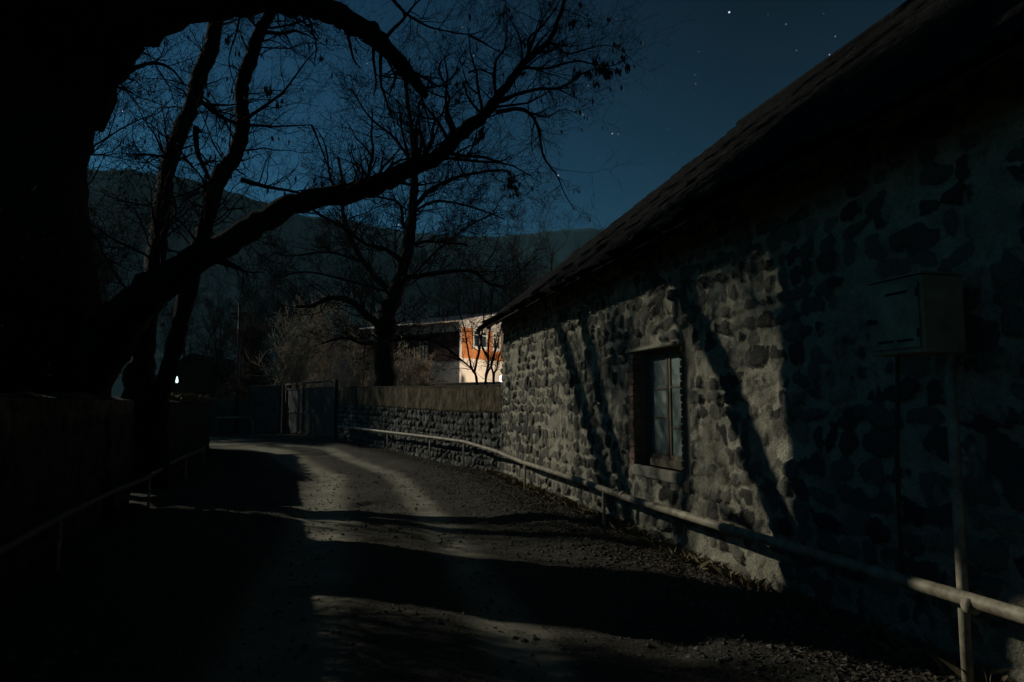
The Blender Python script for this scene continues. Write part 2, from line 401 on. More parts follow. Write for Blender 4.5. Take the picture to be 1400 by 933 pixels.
# ---- hills
def hill(name, prof, Y0, depth, seed):
    """prof: silhouette pixels (x, y) of the crest as seen from the road; built as terrain at distance Y0"""
    px_ = np.array([p[0] for p in prof], float); py_ = np.array([p[1] for p in prof], float)
    n = 240; m = 40
    xx = np.linspace(px_[0], px_[-1], n); yy = np.interp(xx, px_, py_)
    crest = np.array([list(at(a, b, Y0)) for a, b in zip(xx, yy)])
    T = np.linspace(0, 1, m)[:, None]
    X = np.repeat(crest[:, 0][None], m, 0)*(1 - .35*(1-T)) if False else np.repeat(crest[:, 0][None], m, 0)
    Y = Y0 - depth*(1-T) + 0*X
    prof_h = T**1.25
    Z = -2 + (crest[:, 2][None]+2)*prof_h
    amp = np.clip(Z, 0, None)
    Z = Z + fbm(X/60, Y/60, seed, 5)*.12*amp*(1-T**4) + fbm(X/5, Y/9, seed+9, 3)*2.6*(T > .2)
    # back side
    Xb = X[::-1][1:]; Yb = Y0 + (Y0 - Y[::-1][1:]); Zb = Z[::-1][1:]
    X = np.vstack([X, Xb]); Y = np.vstack([Y, Yb]); Z = np.vstack([Z, Zb])
    o = grid_mesh(name, X, Y, Z, np.ones((X.shape[0]-1, X.shape[1]-1), bool), M['mountain'])
    return tag(o, kind='structure')
hill('hill', [(-700, 330), (-300, 262), (-60, 236), (60, 228), (118, 231), (180, 232), (215, 238), (260, 246), (300, 256), (345, 272), (390, 288), (440, 300), (500, 318), (560, 334), (620, 352), (700, 385), (800, 440), (900, 520)], 620, 380, 31)
hill('far_hill', [(200, 330), (380, 300), (470, 300), (520, 312), (600, 322), (680, 324), (740, 318), (800, 312), (860, 316), (960, 330), (1100, 352), (1300, 330), (1700, 300)], 860, 420, 57)

# ------------------------------------------------------------------ masonry height fields
def stones_field(Sg, Zg, seed, rowh, wr, gap, cover, amp, rag=.12, pw=2.6, prof=2.6):
    """returns height, stone mask, tone on the grid (arrays with rows = z)"""
    rs = np.random.RandomState(seed)
    h = np.zeros_like(Sg); mask = np.zeros_like(Sg); tone = np.full_like(Sg, .5)
    s_ax = Sg[0]; z_ax = Zg[:, 0]
    n1 = fbm(Sg*9, Zg*9, seed+1, 4)
    z = z_ax[0] - .05
    while z < z_ax[-1]:
        rh = rowh*rs.uniform(.7, 1.35); s = s_ax[0] - rs.rand()*.3
        while s < s_ax[-1]:
            w = rs.uniform(*wr)
            if rs.rand() < cover:
                cs = s+w/2; cz = z+rh/2 + rs.uniform(-.18, .18)*rh
                a = w/2 - gap*rs.uniform(.3, 1.2); b = rh/2*rs.uniform(.72, 1.12) - gap*rs.uniform(.3, 1)
                i0, i1 = np.searchsorted(s_ax, [cs-a*1.5, cs+a*1.5]); j0, j1 = np.searchsorted(z_ax, [cz-b*1.6, cz+b*1.6])
                if i1 > i0 and j1 > j0 and a > 0 and b > 0:
                    ss = Sg[j0:j1, i0:i1]-cs; zz = Zg[j0:j1, i0:i1]-cz
                    th = rs.uniform(-.3, .3); u = ss*math.cos(th)+zz*math.sin(th); v = -ss*math.sin(th)+zz*math.cos(th)
                    # taper, so stones are not symmetric ovals
                    v2 = v*(1 + rs.uniform(-.5, .5)*u/a); 
                    d = ((np.abs(u)/a)**pw + (np.abs(v2)/b)**pw)**(1/pw) + n1[j0:j1, i0:i1]*rag*3
                    mk = sstep(1.04, .86, d)
                    hh = amp*rs.uniform(.3, 1.15)*np.sqrt(np.clip(1-np.clip(d, 0, 1)**prof, 0, 1)) + (u*rs.uniform(-.12, .12)+v*rs.uniform(-.12, .12))*mk
                    sub = mk > mask[j0:j1, i0:i1]
                    h[j0:j1, i0:i1] = np.where(sub, hh, h[j0:j1, i0:i1])
                    tone[j0:j1, i0:i1] = np.where(sub, rs.beta(2, 2.4), tone[j0:j1, i0:i1])
                    mask[j0:j1, i0:i1] = np.maximum(mask[j0:j1, i0:i1], mk)
            s += w
        z += rh
    return h, mask, tone
def wall_sheet(name, O, D, N, s0, s1, z0, z1, step, fn, mat_, parent, hole=None, zfun=None, keepfn=None):
    sa = np.arange(s0, s1+step*.5, step); za = np.arange(z0, z1+step*.5, step)
    Sg, Zg = np.meshgrid(sa, za)
    h, mask, tone = fn(Sg, Zg)
    X = O.x + D.x*Sg + N.x*h; Y = O.y + D.y*Sg + N.y*h; Z = Zg.copy()
    if zfun is not None: Z = Z + zfun(Sg)
    ce_s = .5*(sa[:-1]+sa[1:])[None]; ce_z = .5*(za[:-1]+za[1:])[:, None]
    keep = np.ones((len(za)-1, len(sa)-1), bool)
    if hole: keep &= ~((ce_s > hole[0]) & (ce_s < hole[1]) & (ce_z > hole[2]) & (ce_z < hole[3]))
    if keepfn is not None: keep &= keepfn(ce_s, ce_z)
    return grid_mesh(name, X, Y, Z, keep, mat_, {'stone': mask, 'tone': tone}, parent)

# ------------------------------------------------------------------ the stone house
house = empty('stone_house', CORN)
tag(house, 'long stone house with rubble walls and dark steep roof right of the lane', 'house')
HM = Matrix.Translation(-CORN)
def rel(parent, o):          # keep world coordinates although parented to a placed empty
    o.parent = parent; o.matrix_parent_inverse = Matrix.Translation(-Vector(parent.location)); return o
def hs(Y): return (Y - W0.y)/WD.y        # arc length along the wall for a distance ahead
S0, S1 = hs(-7), hs(16.5)
WIN = (hs(7.90), hs(9.13), .85, 2.31)
def rub(Sg, Zg):
    h, m, t = stones_field(Sg, Zg, 11, .175, (.11, .36), .009, .98, .056, .27, 2.9, 4.2)
    mort = .030*fbm(Sg*3, Zg*3, 77, 5) + .026*fbm(Sg*12, Zg*9, 78, 4)
    # mortar smeared over some of the stones
    smear = .75*sstep(.0, .36, fbm(Sg*2.8, Zg*2.3, 79, 4)+.35*fbm(Sg*11, Zg*11, 80, 3))
    m = m*(1-.85*smear); h = h*(1-.6*smear)
    base = sstep(.55, .05, Zg)*.02
    edge = np.minimum(np.minimum(np.abs(Sg-WIN[0]), np.abs(Sg-WIN[1])), .2)
    dx = np.maximum(np.maximum(WIN[0]-Sg, Sg-WIN[1]), 0); dz = np.maximum(np.maximum(WIN[2]-Zg, Zg-WIN[3]), 0)
    e = sstep(.24, .15, dx)*sstep(.10, .02, dz)
    H_ = np.maximum(h + .2*mort, mort + .004) + base + .02*fbm(Sg*.6, Zg*.6, 90, 2)
    return H_*(1-e) - .005*e, m*(1-e), t
STEP = .0145
wall = wall_sheet('wall', W0, WD, WN, hs(1.5), S1, -.15, 3.72, STEP, rub, M['rubble'], None, hole=(WIN[0], WIN[1], WIN[2], WIN[3]))
rel(house, wall)
mb = MB()                     # hidden body: near wall stretch behind the camera, far gable, back and near gable
def hp(s, w, z): return W0 + WD*s - WN*w + Vector((0, 0, z))
RW = 6.6; ZE = 3.42; ZR = 9.2; SL = (ZR-ZE)/(RW+.6)
zroof = lambda w: ZE + SL*(w+.6) if w <= RW else ZR - SL*(w-RW)
mb.add([hp(S0,0,-.2), hp(hs(1.5),0,-.2), hp(hs(1.5),0,3.75), hp(S0,0,3.75)], [(0,1,2,3)])
for s in (S1, S0):
    mb.add([hp(s,.0,-.2), hp(s,2*RW,-.2), hp(s,2*RW,3.7), hp(s,RW,8.9), hp(s,0,3.7)], [(0,1,2,3,4)])
mb.add([hp(S0,2*RW,-.2), hp(S1,2*RW,-.2), hp(S1,2*RW,3.75), hp(S0,2*RW,3.75)], [(0,1,2,3)])
rel(house, mb.build('outer_wall', M['lintel']))
# roof: ragged overlapping courses
sa = np.arange(S0-.6, S1+.12, .045); wa = np.arange(-.6, RW+.001, .045)
Sg, Wg = np.meshgrid(sa, wa)
row = (Wg+.6)/.34; fr = row-np.floor(row)
colj = vnoise(np.floor(row)*7.3, np.floor(Sg/.26 + .5*(np.floor(row) % 2))*3.1, 23)
lift = (.05*(1-fr) + .022*colj + .02*fbm(Sg*.5, Wg*.5, 41, 3) + .03*fbm(Sg*5, Wg*5, 43, 3))
Zr = ZE + SL*(Wg+.6) + lift - .04*np.sin(Sg*.8)*np.exp(-((Wg+.6)/1.0)) - .03
wj = Wg + np.where(Wg < -.55, .10*vnoise(np.floor(Sg*4.2)*3.7, Sg*0, 61)+.05*vnoise(Sg*9, Sg*0, 62), 0)
Xr = W0.x + WD.x*Sg - WN.x*wj; Yr = W0.y + WD.y*Sg - WN.y*wj
roof = grid_mesh('roof', Xr, Yr, Zr, np.ones((len(wa)-1, len(sa)-1), bool), M['roof'], smooth=False); rel(house, roof)
mb = MB()
mb.add([hp(S0-.6,RW,ZR), hp(S1+.1,RW,ZR), hp(S1+.1,2*RW+.6,ZE), hp(S0-.6,2*RW+.6,ZE)], [(0,1,2,3)])
mb.add([hp(S0-.6,-.58,ZE-.07), hp(S1+.1,-.58,ZE-.07), hp(S1+.1,RW,ZR-.09), hp(S0-.6,RW,ZR-.09)], [(3,2,1,0)])
rel(house, mb.build('roof_underside', M['rafter']))
mb = MB(); mb.tube([hp(S0-.6,RW,ZR+.0), hp(hs(6),RW,ZR+.02), hp(hs(12),RW,ZR+.0), hp(S1+.12,RW,ZR)], .09, 8)
rel(house, mb.build('ridge_cap', M['roof']))
mb = MB()                       # barge board at the far gable, fascia
mb.tube([hp(S1+.12,-.6,ZE-.06), hp(S1+.12,RW,ZR-.07)], .055, 4)
rel(house, mb.build('barge_board', M['rafter']))
k = 0
s = hs(2.0)
while s < S1:
    mb = MB(); mb.tube([hp(s,-.5,ZE-.08+.1*SL-.04), hp(s,.25,ZE+.85*SL-.14)], .05, 4)
    rel(house, mb.build('rafter', M['rafter'])); s += .9
# window
def hbox(mb, s0, s1, w0, w1, z0, z1, mi=0):
    p = [hp(s0,w0,z0), hp(s1,w0,z0), hp(s1,w1,z0), hp(s0,w1,z0), hp(s0,w0,z1), hp(s1,w0,z1), hp(s1,w1,z1), hp(s0,w1,z1)]
    mb.add(p, [(0,1,2,3),(7,6,5,4),(0,4,5,1),(1,5,6,2),(2,6,7,3),(3,7,4,0)], mi)
a, b, z0, z1 = WIN
rv = MB()                      # reveal: four sides of the opening
hbox(rv, a-.12, a+.0, .004, .30, z0, z1); hbox(rv, b, b+.12, .004, .30, z0, z1)
hbox(rv, a-.12, b+.12, .004, .30, z0-.12, z0); hbox(rv, a-.12, b+.12, .004, .30, z1, z1+.12)
rel(house, rv.build('window_reveal', M['brick']))
rng = random.Random(5)
bj = MB(); bj2 = MB(); z = z0-.02; i = 0
while z < z1-.03:
    hgt = .068
    ex = .17 if i % 2 else .10
    hbox(bj, b-.006, b+ex+rng.uniform(-.012, .012), -.030-rng.uniform(0,.012), .06, z, z+hgt)
    hbox(bj2, a-ex*.35-rng.uniform(-.012, .012), a+.006, -.014-rng.uniform(0,.010), .06, z, z+hgt)
    z += hgt+.013+rng.uniform(-.003,.003); i += 1
for q in (bj, bj2):
    bo = q.build('brick_jamb', M['brick'])
    bv = bo.modifiers.new('bevel', 'BEVEL'); bv.width = .008; bv.segments = 2
    rel(house, bo)
li = MB(); hbox(li, a-.05, b+.2, -.05, .05, z1-.01, z1+.03); lo = li.build('lintel', M['lintel'])
bv = lo.modifiers.new('bevel', 'BEVEL'); bv.width = .012; bv.segments = 2; rel(house, lo)
si = MB(); hbox(si, a-.02, b+.02, -.05, .14, z0-.14, z0+.0); so = si.build('window_sill', M['lintel'])
bv = so.modifiers.new('bevel', 'BEVEL'); bv.width = .025; bv.segments = 3; rel(house, so)
REC = .15
fr_ = MB()
win = None
hbox(fr_, a, a+.05, REC, REC+.07, z0, z1); hbox(fr_, b-.05, b, REC, REC+.07, z0, z1)
hbox(fr_, a+.05, b-.05, REC, REC+.07, z1-.06, z1); hbox(fr_, a+.05, b-.05, REC-.02, REC+.07, z0, z0+.09)
win = fr_.build('window', M['frame']); rel(house, win)
mid = (a+b)/2 + .02
def subp(mb, name, m):
    o = mb.build(name, m); o.parent = win; o.matrix_parent_inverse = (Matrix.Translation(-CORN)); 
    return o
cw = [(a+.05, mid-.012), (mid+.012, b-.05)]
for q, (c0, c1) in enumerate(cw):
    cm = MB()
    hbox(cm, c0, c0+.045, REC+.012, REC+.052, z0+.09, z1-.06); hbox(cm, c1-.045, c1, REC+.012, REC+.052, z0+.09, z1-.06)
    hbox(cm, c0+.045, c1-.045, REC+.012, REC+.052, z1-.11, z1-.06); hbox(cm, c0+.045, c1-.045, REC+.012, REC+.052, z0+.09, z0+.15)
    zz = [z0+.15, z0+.48, z0+.98, z1-.11] if q == 0 else [z0+.15, z0+.60, z0+.96, z1-.11]
    for zb in zz[1:-1]: hbox(cm, c0+.045, c1-.045, REC+.016, REC+.048, zb-.012, zb+.012)
    o = cm.build('casement', M['frame']); o.parent = win
    for y0_, y1_ in zip(zz[:-1], zz[1:]):
        pm = MB(); hbox(pm, c0+.04, c1-.04, REC+.028, REC+.033, y0_+.002, y1_-.002)
        o = pm.build('pane', M['glass']); o.parent = win
for ch in win.children: ch.matrix_parent_inverse = Matrix.Identity(4)
dk = MB(); hbox(dk, a-.02, b+.02, REC+.10, REC+.12, z0-.02, z1+.02)
o = dk.build('curtain', M['slot']); o.parent = win

# ------------------------------------------------------------------ pipes on posts
def pipe_thing(name, label, pts, rad, posts, matp, group=None, post_r=.022):
    base = Vector(pts[0]); base.z = gz(base.x, base.y)
    t = empty(name, base); tag(t, label, 'gas pipe', group)
    mb = MB(); mb.tube(pts, rad, 12)
    rel(t, mb.build('pipe', matp))
    for p in posts:
        m2 = MB(); zg = gz(p[0], p[1])
        m2.tube([(p[0], p[1], zg-.2), (p[0], p[1], p[2]-rad*.6)], post_r, 8)
        rel(t, m2.build('support_post', M['pipe']))
    return t
def off_wall(Y, o, z):
    p = wall_pt(Y) + WN*o; return (p.x, p.y, z)
BD = (BW_E-CORN).normalized(); BN = Vector((BD.y, -BD.x, 0)); BN = BN if BN.x < 0 else -BN
PR = .042
pp = [off_wall(1.2, .37, .51), off_wall(3.0, .35, .53), off_wall(4.2, .35, .525), off_wall(6.5, .355, .50), off_wall(8.6, .36, .49), off_wall(10.5, .37, .53), off_wall(13.4, .37, .54)]
kp = at(634, 604, 17.7)
e1 = at(560, 594.5, 20.6); e2 = at(463, 583, 26.8)
pp += [off_wall(15.4, .42, .62), tuple(kp), tuple(at(600, 599.3, 18.8)), tuple(e1), tuple(at(510, 588.6, 23.3)), tuple(e2)]
posts = [off_wall(13.2, .37, .53), off_wall(9.35, .37, .52), (kp.x, kp.y, kp.z), tuple(at(588, 598, 19.4)), tuple(at(530, 591.2, 22.2)), (e2.x, e2.y, e2.z), off_wall(2.2, .36, .5)]
gp = pipe_thing('gas_pipe', 'cream painted gas pipe on short posts running along the stone house and cobble wall', pp, PR, posts, M['pipe'], None)
for Y in (4.05, 8.75, 9.0):
    c = MB(); p = Vector(off_wall(Y, .355, .505)); c.tube([p - WD*.025, p + WD*.025], PR+.010, 12)
    rel(gp, c.build('coupling', M['pipe']))
# left pipe
def lw(Y, o=0.0): return Vector((-2.62-.32*Y, Y, 0)) + Vector((.952, .305, 0))*o
def lpz(Y): return .50 + .0*Y
lp = [tuple(lw(Y, .40) + Vector((0,0,lpz(Y)+.03*math.sin(Y)))) for Y in (1.0, 3, 5, 7, 9, 11, 13, 15, 17, 18.5)]
lposts = [tuple(lw(Y, .40) + Vector((0,0,.5))) for Y in (6.8, 11.2, 15.2, 18.4, 3.0)]
pipe_thing('gas_pipe', 'dim gas pipe on posts running in front of the dark left wall', lp, .032, lposts, noisy('dull_pipe_paint', (.10,.09,.07), (.2,.18,.14), 14, .6, .15))

# ------------------------------------------------------------------ meter cabinet
mbx = Vector(off_wall(4.3, .36, 0)); mbx.z = gz(mbx.x, mbx.y)
meter = empty('meter_cabinet', mbx)
tag(meter, 'cream metal meter cabinet raised on two pipes at the stone house wall', 'meter box')
sA, sB = hs(4.12), hs(4.53); zA, zB = 1.91, 2.37
cab = MB(); hbox(cab, sA, sB, -.50, -.20, zA, zB)
o = cab.build('cabinet', M['cabinet']); bv = o.modifiers.new('bevel', 'BEVEL'); bv.width = .012; bv.segments = 2; rel(meter, o)
dr = MB(); hbox(dr, sA+.02, sB-.03, -.518, -.503, zA+.03, zB-.04)
door = dr.build('door', M['cabinet']); bv = door.modifiers.new('bevel', 'BEVEL'); bv.width = .006; bv.segments = 2; rel(meter, door)
for (q0, q1, qz) in ((.06, .18, .05), (.21, .33, .05), (.09, .26, .34)):
    sl = MB(); hbox(sl, sA+q0, sA+q1, -.523, -.519, zA+qz+.02, zA+qz+.034)
    o = sl.build('vent_slot', M['slot']); o.parent = door
rf_ = MB(); hbox(rf_, sA-.008, sB+.008, -.512, -.19, zB+.002, zB+.014)
rel(meter, rf_.build('cover', M['cabinet']))
hn = MB(); hbox(hn, sB-.05, sB-.02, -.532, -.519, zA+.2, zA+.23); o = hn.build('latch', M['slot']); o.parent = door
for zz in (.09, .33):
    hm_ = MB(); p0 = hp(sA+.022, -.520, zA+zz); p1 = hp(sA+.022, -.520, zA+zz+.05); hm_.tube([p0, p1], .008, 8)
    o = hm_.build('hinge', M['pipe_dark']); o.parent = door
lk = MB(); p0 = hp(sB-.075, -.519, zA+.21); lk.tube([p0, p0 + WN*.014], .014, 10); o = lk.build('lock', M['pipe_dark']); o.parent = door
pm = MB(); q = Vector(off_wall(4.18, .27, 0)); q2 = q
zg = gz(q.x, q.y)
pm.tube([(q.x, q.y, zg-.2), (q.x, q.y, .5), (q.x, q.y, 1.3), (q2.x, q2.y, zA+.02)], .03, 10)
rel(meter, pm.build('riser_pipe', M['pipe']))
pm = MB(); q = Vector(off_wall(4.52, .355, 0)); q2 = hp(sB-.07, -.36, 0)
pm.tube([(q.x, q.y, .52), (q.x, q.y, 1.2), (q2.x, q2.y, zA+.02)], .014, 8)
rel(meter, pm.build('thin_riser', M['pipe_dark']))

# ------------------------------------------------------------------ cobble boundary wall
BL = (BW_E-CORN).length
bwall = empty('boundary_wall', CORN + Vector((0,0,-.1)))
tag(bwall, 'cobble garden wall with brown plaster band on top between stone house and gate', 'wall')
def cob(Sg, Zg):
    h, m, t = stones_field(Sg, Zg, 21, .15, (.09, .30), .003, .99, .075, .11, 2.2)
    return h - .03 + .01*fbm(Sg, Zg, 5, 3), m, t
bz = lambda s_: .22*sstep(1, BL, s_)
O_ = CORN - WN*.02
rel(bwall, wall_sheet('cobble_face', O_, BD, BN, .03, BL, -.35, 1.43, .022, cob, M['cobble'], None, zfun=bz))
def band(Sg, Zg):
    h = .045 + .02*fbm(Sg*1.5, Zg*2, 15, 5) + .025*fbm(Sg*7, Zg*7, 16, 4)
    h = h - .07*sstep(1.46, 1.43, Zg)
    return h, np.zeros_like(h), np.zeros_like(h)
rel(bwall, wall_sheet('plaster_band', O_, BD, BN, .03, BL, 1.40, 2.10, .03, band, M['band'], None, zfun=lambda s_: bz(s_)+.03*fbm(s_*2.5, s_*0, 3, 3)))
cm = MB()
def bp_(s_, w, z): return O_ + BD*s_ - BN*w + Vector((0,0,z))
n = 24
for i in range(n):
    s0_, s1_ = .03+(BL-.03)*i/n, .03+(BL-.03)*(i+1)/n
    za_, zb_ = float(bz(np.array(s0_))), float(bz(np.array(s1_)))
    cm.add([bp_(s0_,-.05,2.09+za_), bp_(s1_,-.05,2.09+zb_), bp_(s1_,.15,2.13+zb_), bp_(s0_,.15,2.13+za_), bp_(s1_,.36,2.08+zb_), bp_(s0_,.36,2.08+za_), bp_(s1_,.36,-.3), bp_(s0_,.36,-.3)],
           [(0,1,2,3),(3,2,4,5),(5,4,6,7)])
e = BL; cm.add([bp_(e,-.04,-.3), bp_(e,.36,-.3), bp_(e,.36,2.30), bp_(e,-.04,2.30)], [(0,1,2,3)])
rel(bwall, cm.build('coping', M['band']))

# ------------------------------------------------------------------ gate
GE = Vector((-10.75, 33.2, 0)); gd = (GE-BW_E).normalized(); gl = (GE-BW_E).length; gn = Vector((-gd.y, gd.x, 0))
gn = -gn if gn.y > 0 else gn
gzb = .28
gate = empty('metal_gate', BW_E + Vector((0,0,gzb)))
tag(gate, 'dark green double metal gate at the end of the cobble wall', 'gate')
def gp_(s_, w, z): return BW_E + gd*s_ + gn*w + Vector((0,0,z))
def gbox(mb, s0, s1, w0, w1, z0, z1):
    p = [gp_(s0,w0,z0), gp_(s1,w0,z0), gp_(s1,w1,z0), gp_(s0,w1,z0), gp_(s0,w0,z1), gp_(s1,w0,z1), gp_(s1,w1,z1), gp_(s0,w1,z1)]
    mb.add(p, [(0,1,2,3),(7,6,5,4),(0,4,5,1),(1,5,6,2),(2,6,7,3),(3,7,4,0)])
gs = [.08, gl*.54, gl*.80, gl-.1]
for s_ in (0.08, gl*.60, gl-.25):
    m = MB(); gbox(m, s_-.07, s_+.07, -.02, .12, gzb-.3, gzb+2.28); rel(gate, m.build('gate_post', M['gate_dark']))
def leaf(s0, s1):
    m = MB(); nn_ = int((s1-s0)/.11)
    for i in range(nn_):
        q0 = s0+(s1-s0)*i/nn_; q1 = s0+(s1-s0)*(i+1)/nn_
        gbox(m, q0+.006, q1-.006, .02+.012*(i % 2), .035+.012*(i % 2), gzb+.06, gzb+2.1)
    o = rel(gate, m.build('gate_leaf', M['gate']))
    for zz in (.08, 1.0, 2.06):
        f = MB(); gbox(f, s0, s1, .05, .085, gzb+zz, gzb+zz+.06)
        o2 = f.build('gate_rail', M['gate']); o2.parent = o
leaf(.17, gl*.60-.08); leaf(gl*.60+.08, gl-.33)
m = MB(); gbox(m, 0, gl*.98, -.01, .10, gzb+2.29, gzb+2.36); rel(gate, m.build('top_bar', M['gate_dark']))

# ------------------------------------------------------------------ walls beyond the gate
def block_wall(name, label, A, B, h, zb, thick=.3, blk=(.42, .2), mname='block', cat='wall', seed=3):
    A = Vector(A); B = Vector(B); d = (B-A).normalized(); L_ = (B-A).length; n_ = Vector((d.y, -d.x, 0))
    n_ = -n_ if n_.y > 0 else n_
    t = empty(name, A + Vector((0,0,zb))); tag(t, label, cat)
    r = random.Random(seed); m = MB()
    def P(s_, w, z): return A + d*s_ + n_*w + Vector((0,0,z))
    rows = int(h/blk[1])
    for j in range(rows):
        s_ = -blk[0]*.5*(j % 2)
        while s_ < L_:
            a_ = max(0, s_)+.006; b_ = min(L_, s_+blk[0])-.006
            if b_-a_ > .03:
                w_ = r.uniform(0, .022)
                p = [P(a_, w_, zb+j*h/rows+.006), P(b_, w_, zb+j*h/rows+.006), P(b_, w_, zb+(j+1)*h/rows-.006), P(a_, w_, zb+(j+1)*h/rows-.006)]
                q = [P(a_-.004, -.02, zb+j*h/rows), P(b_+.004, -.02, zb+j*h/rows), P(b_+.004, -.02, zb+(j+1)*h/rows), P(a_-.004, -.02, zb+(j+1)*h/rows)]
                m.add(p+q, [(0,1,2,3),(4,5,1,0),(1,5,6,2),(2,6,7,3),(3,7,4,0)])
            s_ += blk[0]
    rel(t, m.build('block_face', M[mname]))
    c = MB(); p = [P(0,-.022,zb-.3), P(L_,-.022,zb-.3), P(L_,-thick,zb-.3), P(0,-thick,zb-.3), P(0,-.022,zb+h), P(L_,-.022,zb+h), P(L_,-thick,zb+h), P(0,-thick,zb+h)]
    c.add(p, [(0,1,5,4),(1,2,6,5),(2,3,7,6),(3,0,4,7),(4,5,6,7)])
    rel(t, c.build('core', M[mname]))
    return t
block_wall('block_wall', 'taller grey block wall section just left of the metal gate', GE + Vector((-.35,.1,0)), (-12.75, 33.9, 0), 2.3, .28)
block_wall('block_wall', 'low grey block wall running left behind the utility pole', (-12.8, 34.0, 0), (-24, 33.0, 0), 1.68, .28, seed=8)
pl = block_wall('stone_pillar', 'narrow pale block pillar at the left edge of the metal gate', GE + Vector((.32,-.22,0)), GE + Vector((-.12,-.17,0)), 2.3, .28, .4, (.4,.2), cat='pillar', seed=4)
fp = [tuple(at(x, 571, 32.2)) for x in (296, 320, 346)]
pipe_thing('gas_pipe', 'short pale gas pipe low in front of the far block wall near the utility pole', fp, .035, [fp[0], fp[2]], M['pipe'])

# ------------------------------------------------------------------ left wall
LA, LB1, LB2, LC = 0, 11.75, 13.3, 23.4
ld = Vector((-.3048, .9524, 0)); ln = Vector((.9524, .3048, 0))
def left_wall(Y0, Y1, label, seed):
    A = lw(Y0); B = lw(Y1); Ln = (B-A).length
    t = empty('stone_wall', A); tag(t, label, 'wall')
    def f(Sg, Zg):
        h, m, tt = stones_field(Sg, Zg, seed, .2, (.18, .4), .01, .95, .04, .1, 2.5)
        return h, m, tt
    top = lambda s_: .03*vnoise(s_*3, s_*0, seed)
    zt = 1.70
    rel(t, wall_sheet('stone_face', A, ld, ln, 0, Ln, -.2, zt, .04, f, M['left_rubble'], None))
    # end faces, top and back
    m = MB()
    P = lambda s_, w, z: A + ld*s_ - ln*w + Vector((0,0,z))
    nn_ = max(4, int(Ln/.3)); r = random.Random(seed)
    hs_ = [zt+r.uniform(-.02,.12) for _ in range(nn_+1)]
    for i in range(nn_):
        a_, b_ = Ln*i/nn_, Ln*(i+1)/nn_
        m.add([P(a_,0,zt-.01), P(b_,0,zt-.01), P(b_,.2,hs_[i+1]), P(a_,.2,hs_[i]), P(b_,.45,zt-.02), P(a_,.45,zt-.02), P(b_,.45,-.2), P(a_,.45,-.2)], [(0,1,2,3),(3,2,4,5),(5,4,6,7)])
    for s_ in (0, Ln): m.add([P(s_,0,-.2), P(s_,.45,-.2), P(s_,.45,zt-.02), P(s_,.2,zt+.04), P(s_,0,zt-.01)], [(0,1,2,3,4)])
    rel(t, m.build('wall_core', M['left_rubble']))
    return t
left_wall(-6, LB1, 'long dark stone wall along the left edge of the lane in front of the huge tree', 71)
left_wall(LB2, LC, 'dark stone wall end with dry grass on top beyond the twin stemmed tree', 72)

# ------------------------------------------------------------------ vegetation tools
def smooth_path(pts, rad, n=5):
    P_ = [Vector(p) for p in pts]; o = []; r = []
    for i in range(len(P_)-1):
        p0 = P_[max(i-1,0)]; p1 = P_[i]; p2 = P_[i+1]; p3 = P_[min(i+2,len(P_)-1)]
        for k in range(n):
            t = k/n
            o.append(.5*((2*p1)+(p2-p0)*t+(2*p0-5*p1+4*p2-p3)*t*t+(3*p1-p0-3*p2+p3)*t**3))
            r.append(rad[i]*(1-t)+rad[i+1]*t)
    o.append(P_[-1]); r.append(rad[-1])
    return o, r
def twig(mb, P, d, length, r, depth, rng, up=.12, wig=.34, kids=5, pods=None, minr=.0022, spread=(.5, 1.15), droop=0):
    n = max(3, min(8, int(length/.12)+2)) if depth else 4
    pts = [P.copy()]; rad = [r]; dd = d.copy(); p = P.copy()
    for i in range(n):
        dd = (dd + Vector((rng.gauss(0, wig), rng.gauss(0, wig), rng.gauss(0, wig)+up*(1 if not droop else -droop)))*.55).normalized()
        p = p + dd*(length/n); pts.append(p.copy()); rad.append(max(minr*.7, r*(1-.75*(i+1)/n)))
    mb.tube(pts, rad, 3 if r < .012 else (4 if r < .03 else 6), cap=False)
    if depth > 0:
        for k in range(kids):
            i = rng.randint(1, n) ; base = pts[i]
            tdir = (pts[i]-pts[i-1]).normalized()
            rd = Vector((rng.gauss(0,1), rng.gauss(0,1), rng.gauss(0,1))); rd = (rd - tdir*rd.dot(tdir)).normalized()
            a_ = rng.uniform(*spread)
            nd = (tdir*math.cos(a_)+rd*math.sin(a_)).normalized()
            twig(mb, base, nd, length*rng.uniform(.38, .68), max(minr, rad[i]*rng.uniform(.5,.75)), depth-1, rng, up, wig, kids if depth > 1 else max(2, kids-1), pods, minr, spread, droop)
    elif pods is not None and rng.random() < pods[1]:
        pods[0].append(pts[-1])
def limb(mb, pts, rad, rng, n=5, sides=10, jit=.11):
    P_, r_ = smooth_path(pts, rad, n)
    P2 = [p + Vector((rng.gauss(0,1), rng.gauss(0,1), rng.gauss(0,1)))*r*jit for p, r in zip(P_, r_)]
    r2 = [r*(1+rng.gauss(0,.07)) for r in r_]
    mb.tube(P2, r2, sides)
    return P2, r2
def sprout(mb, P_, r_, rng, count, lr, depth, kids, t0=.1, t1=1.0, up=.12, pods=None, rr=.4, side=None, minr=.0022, droop=0, wig=.34):
    n = len(P_)
    for k in range(count):
        t = rng.uniform(t0, t1); i = min(n-1, max(1, int(t*(n-1))))
        tdir = (P_[i]-P_[i-1]).normalized()
        rd = Vector((rng.gauss(0,1), rng.gauss(0,.7), rng.gauss(.35,1)))
        if side: rd = rd + Vector(side)
        rd = (rd - tdir*rd.dot(tdir)).normalized(); a_ = rng.uniform(.5, 1.25)
        nd = tdir*math.cos(a_)+rd*math.sin(a_)
        twig(mb, P_[i].copy(), nd, rng.uniform(*lr), min(.03, max(minr*1.8, r_[i]*rr)), depth, rng, up, wig, kids, pods, minr, droop=droop)
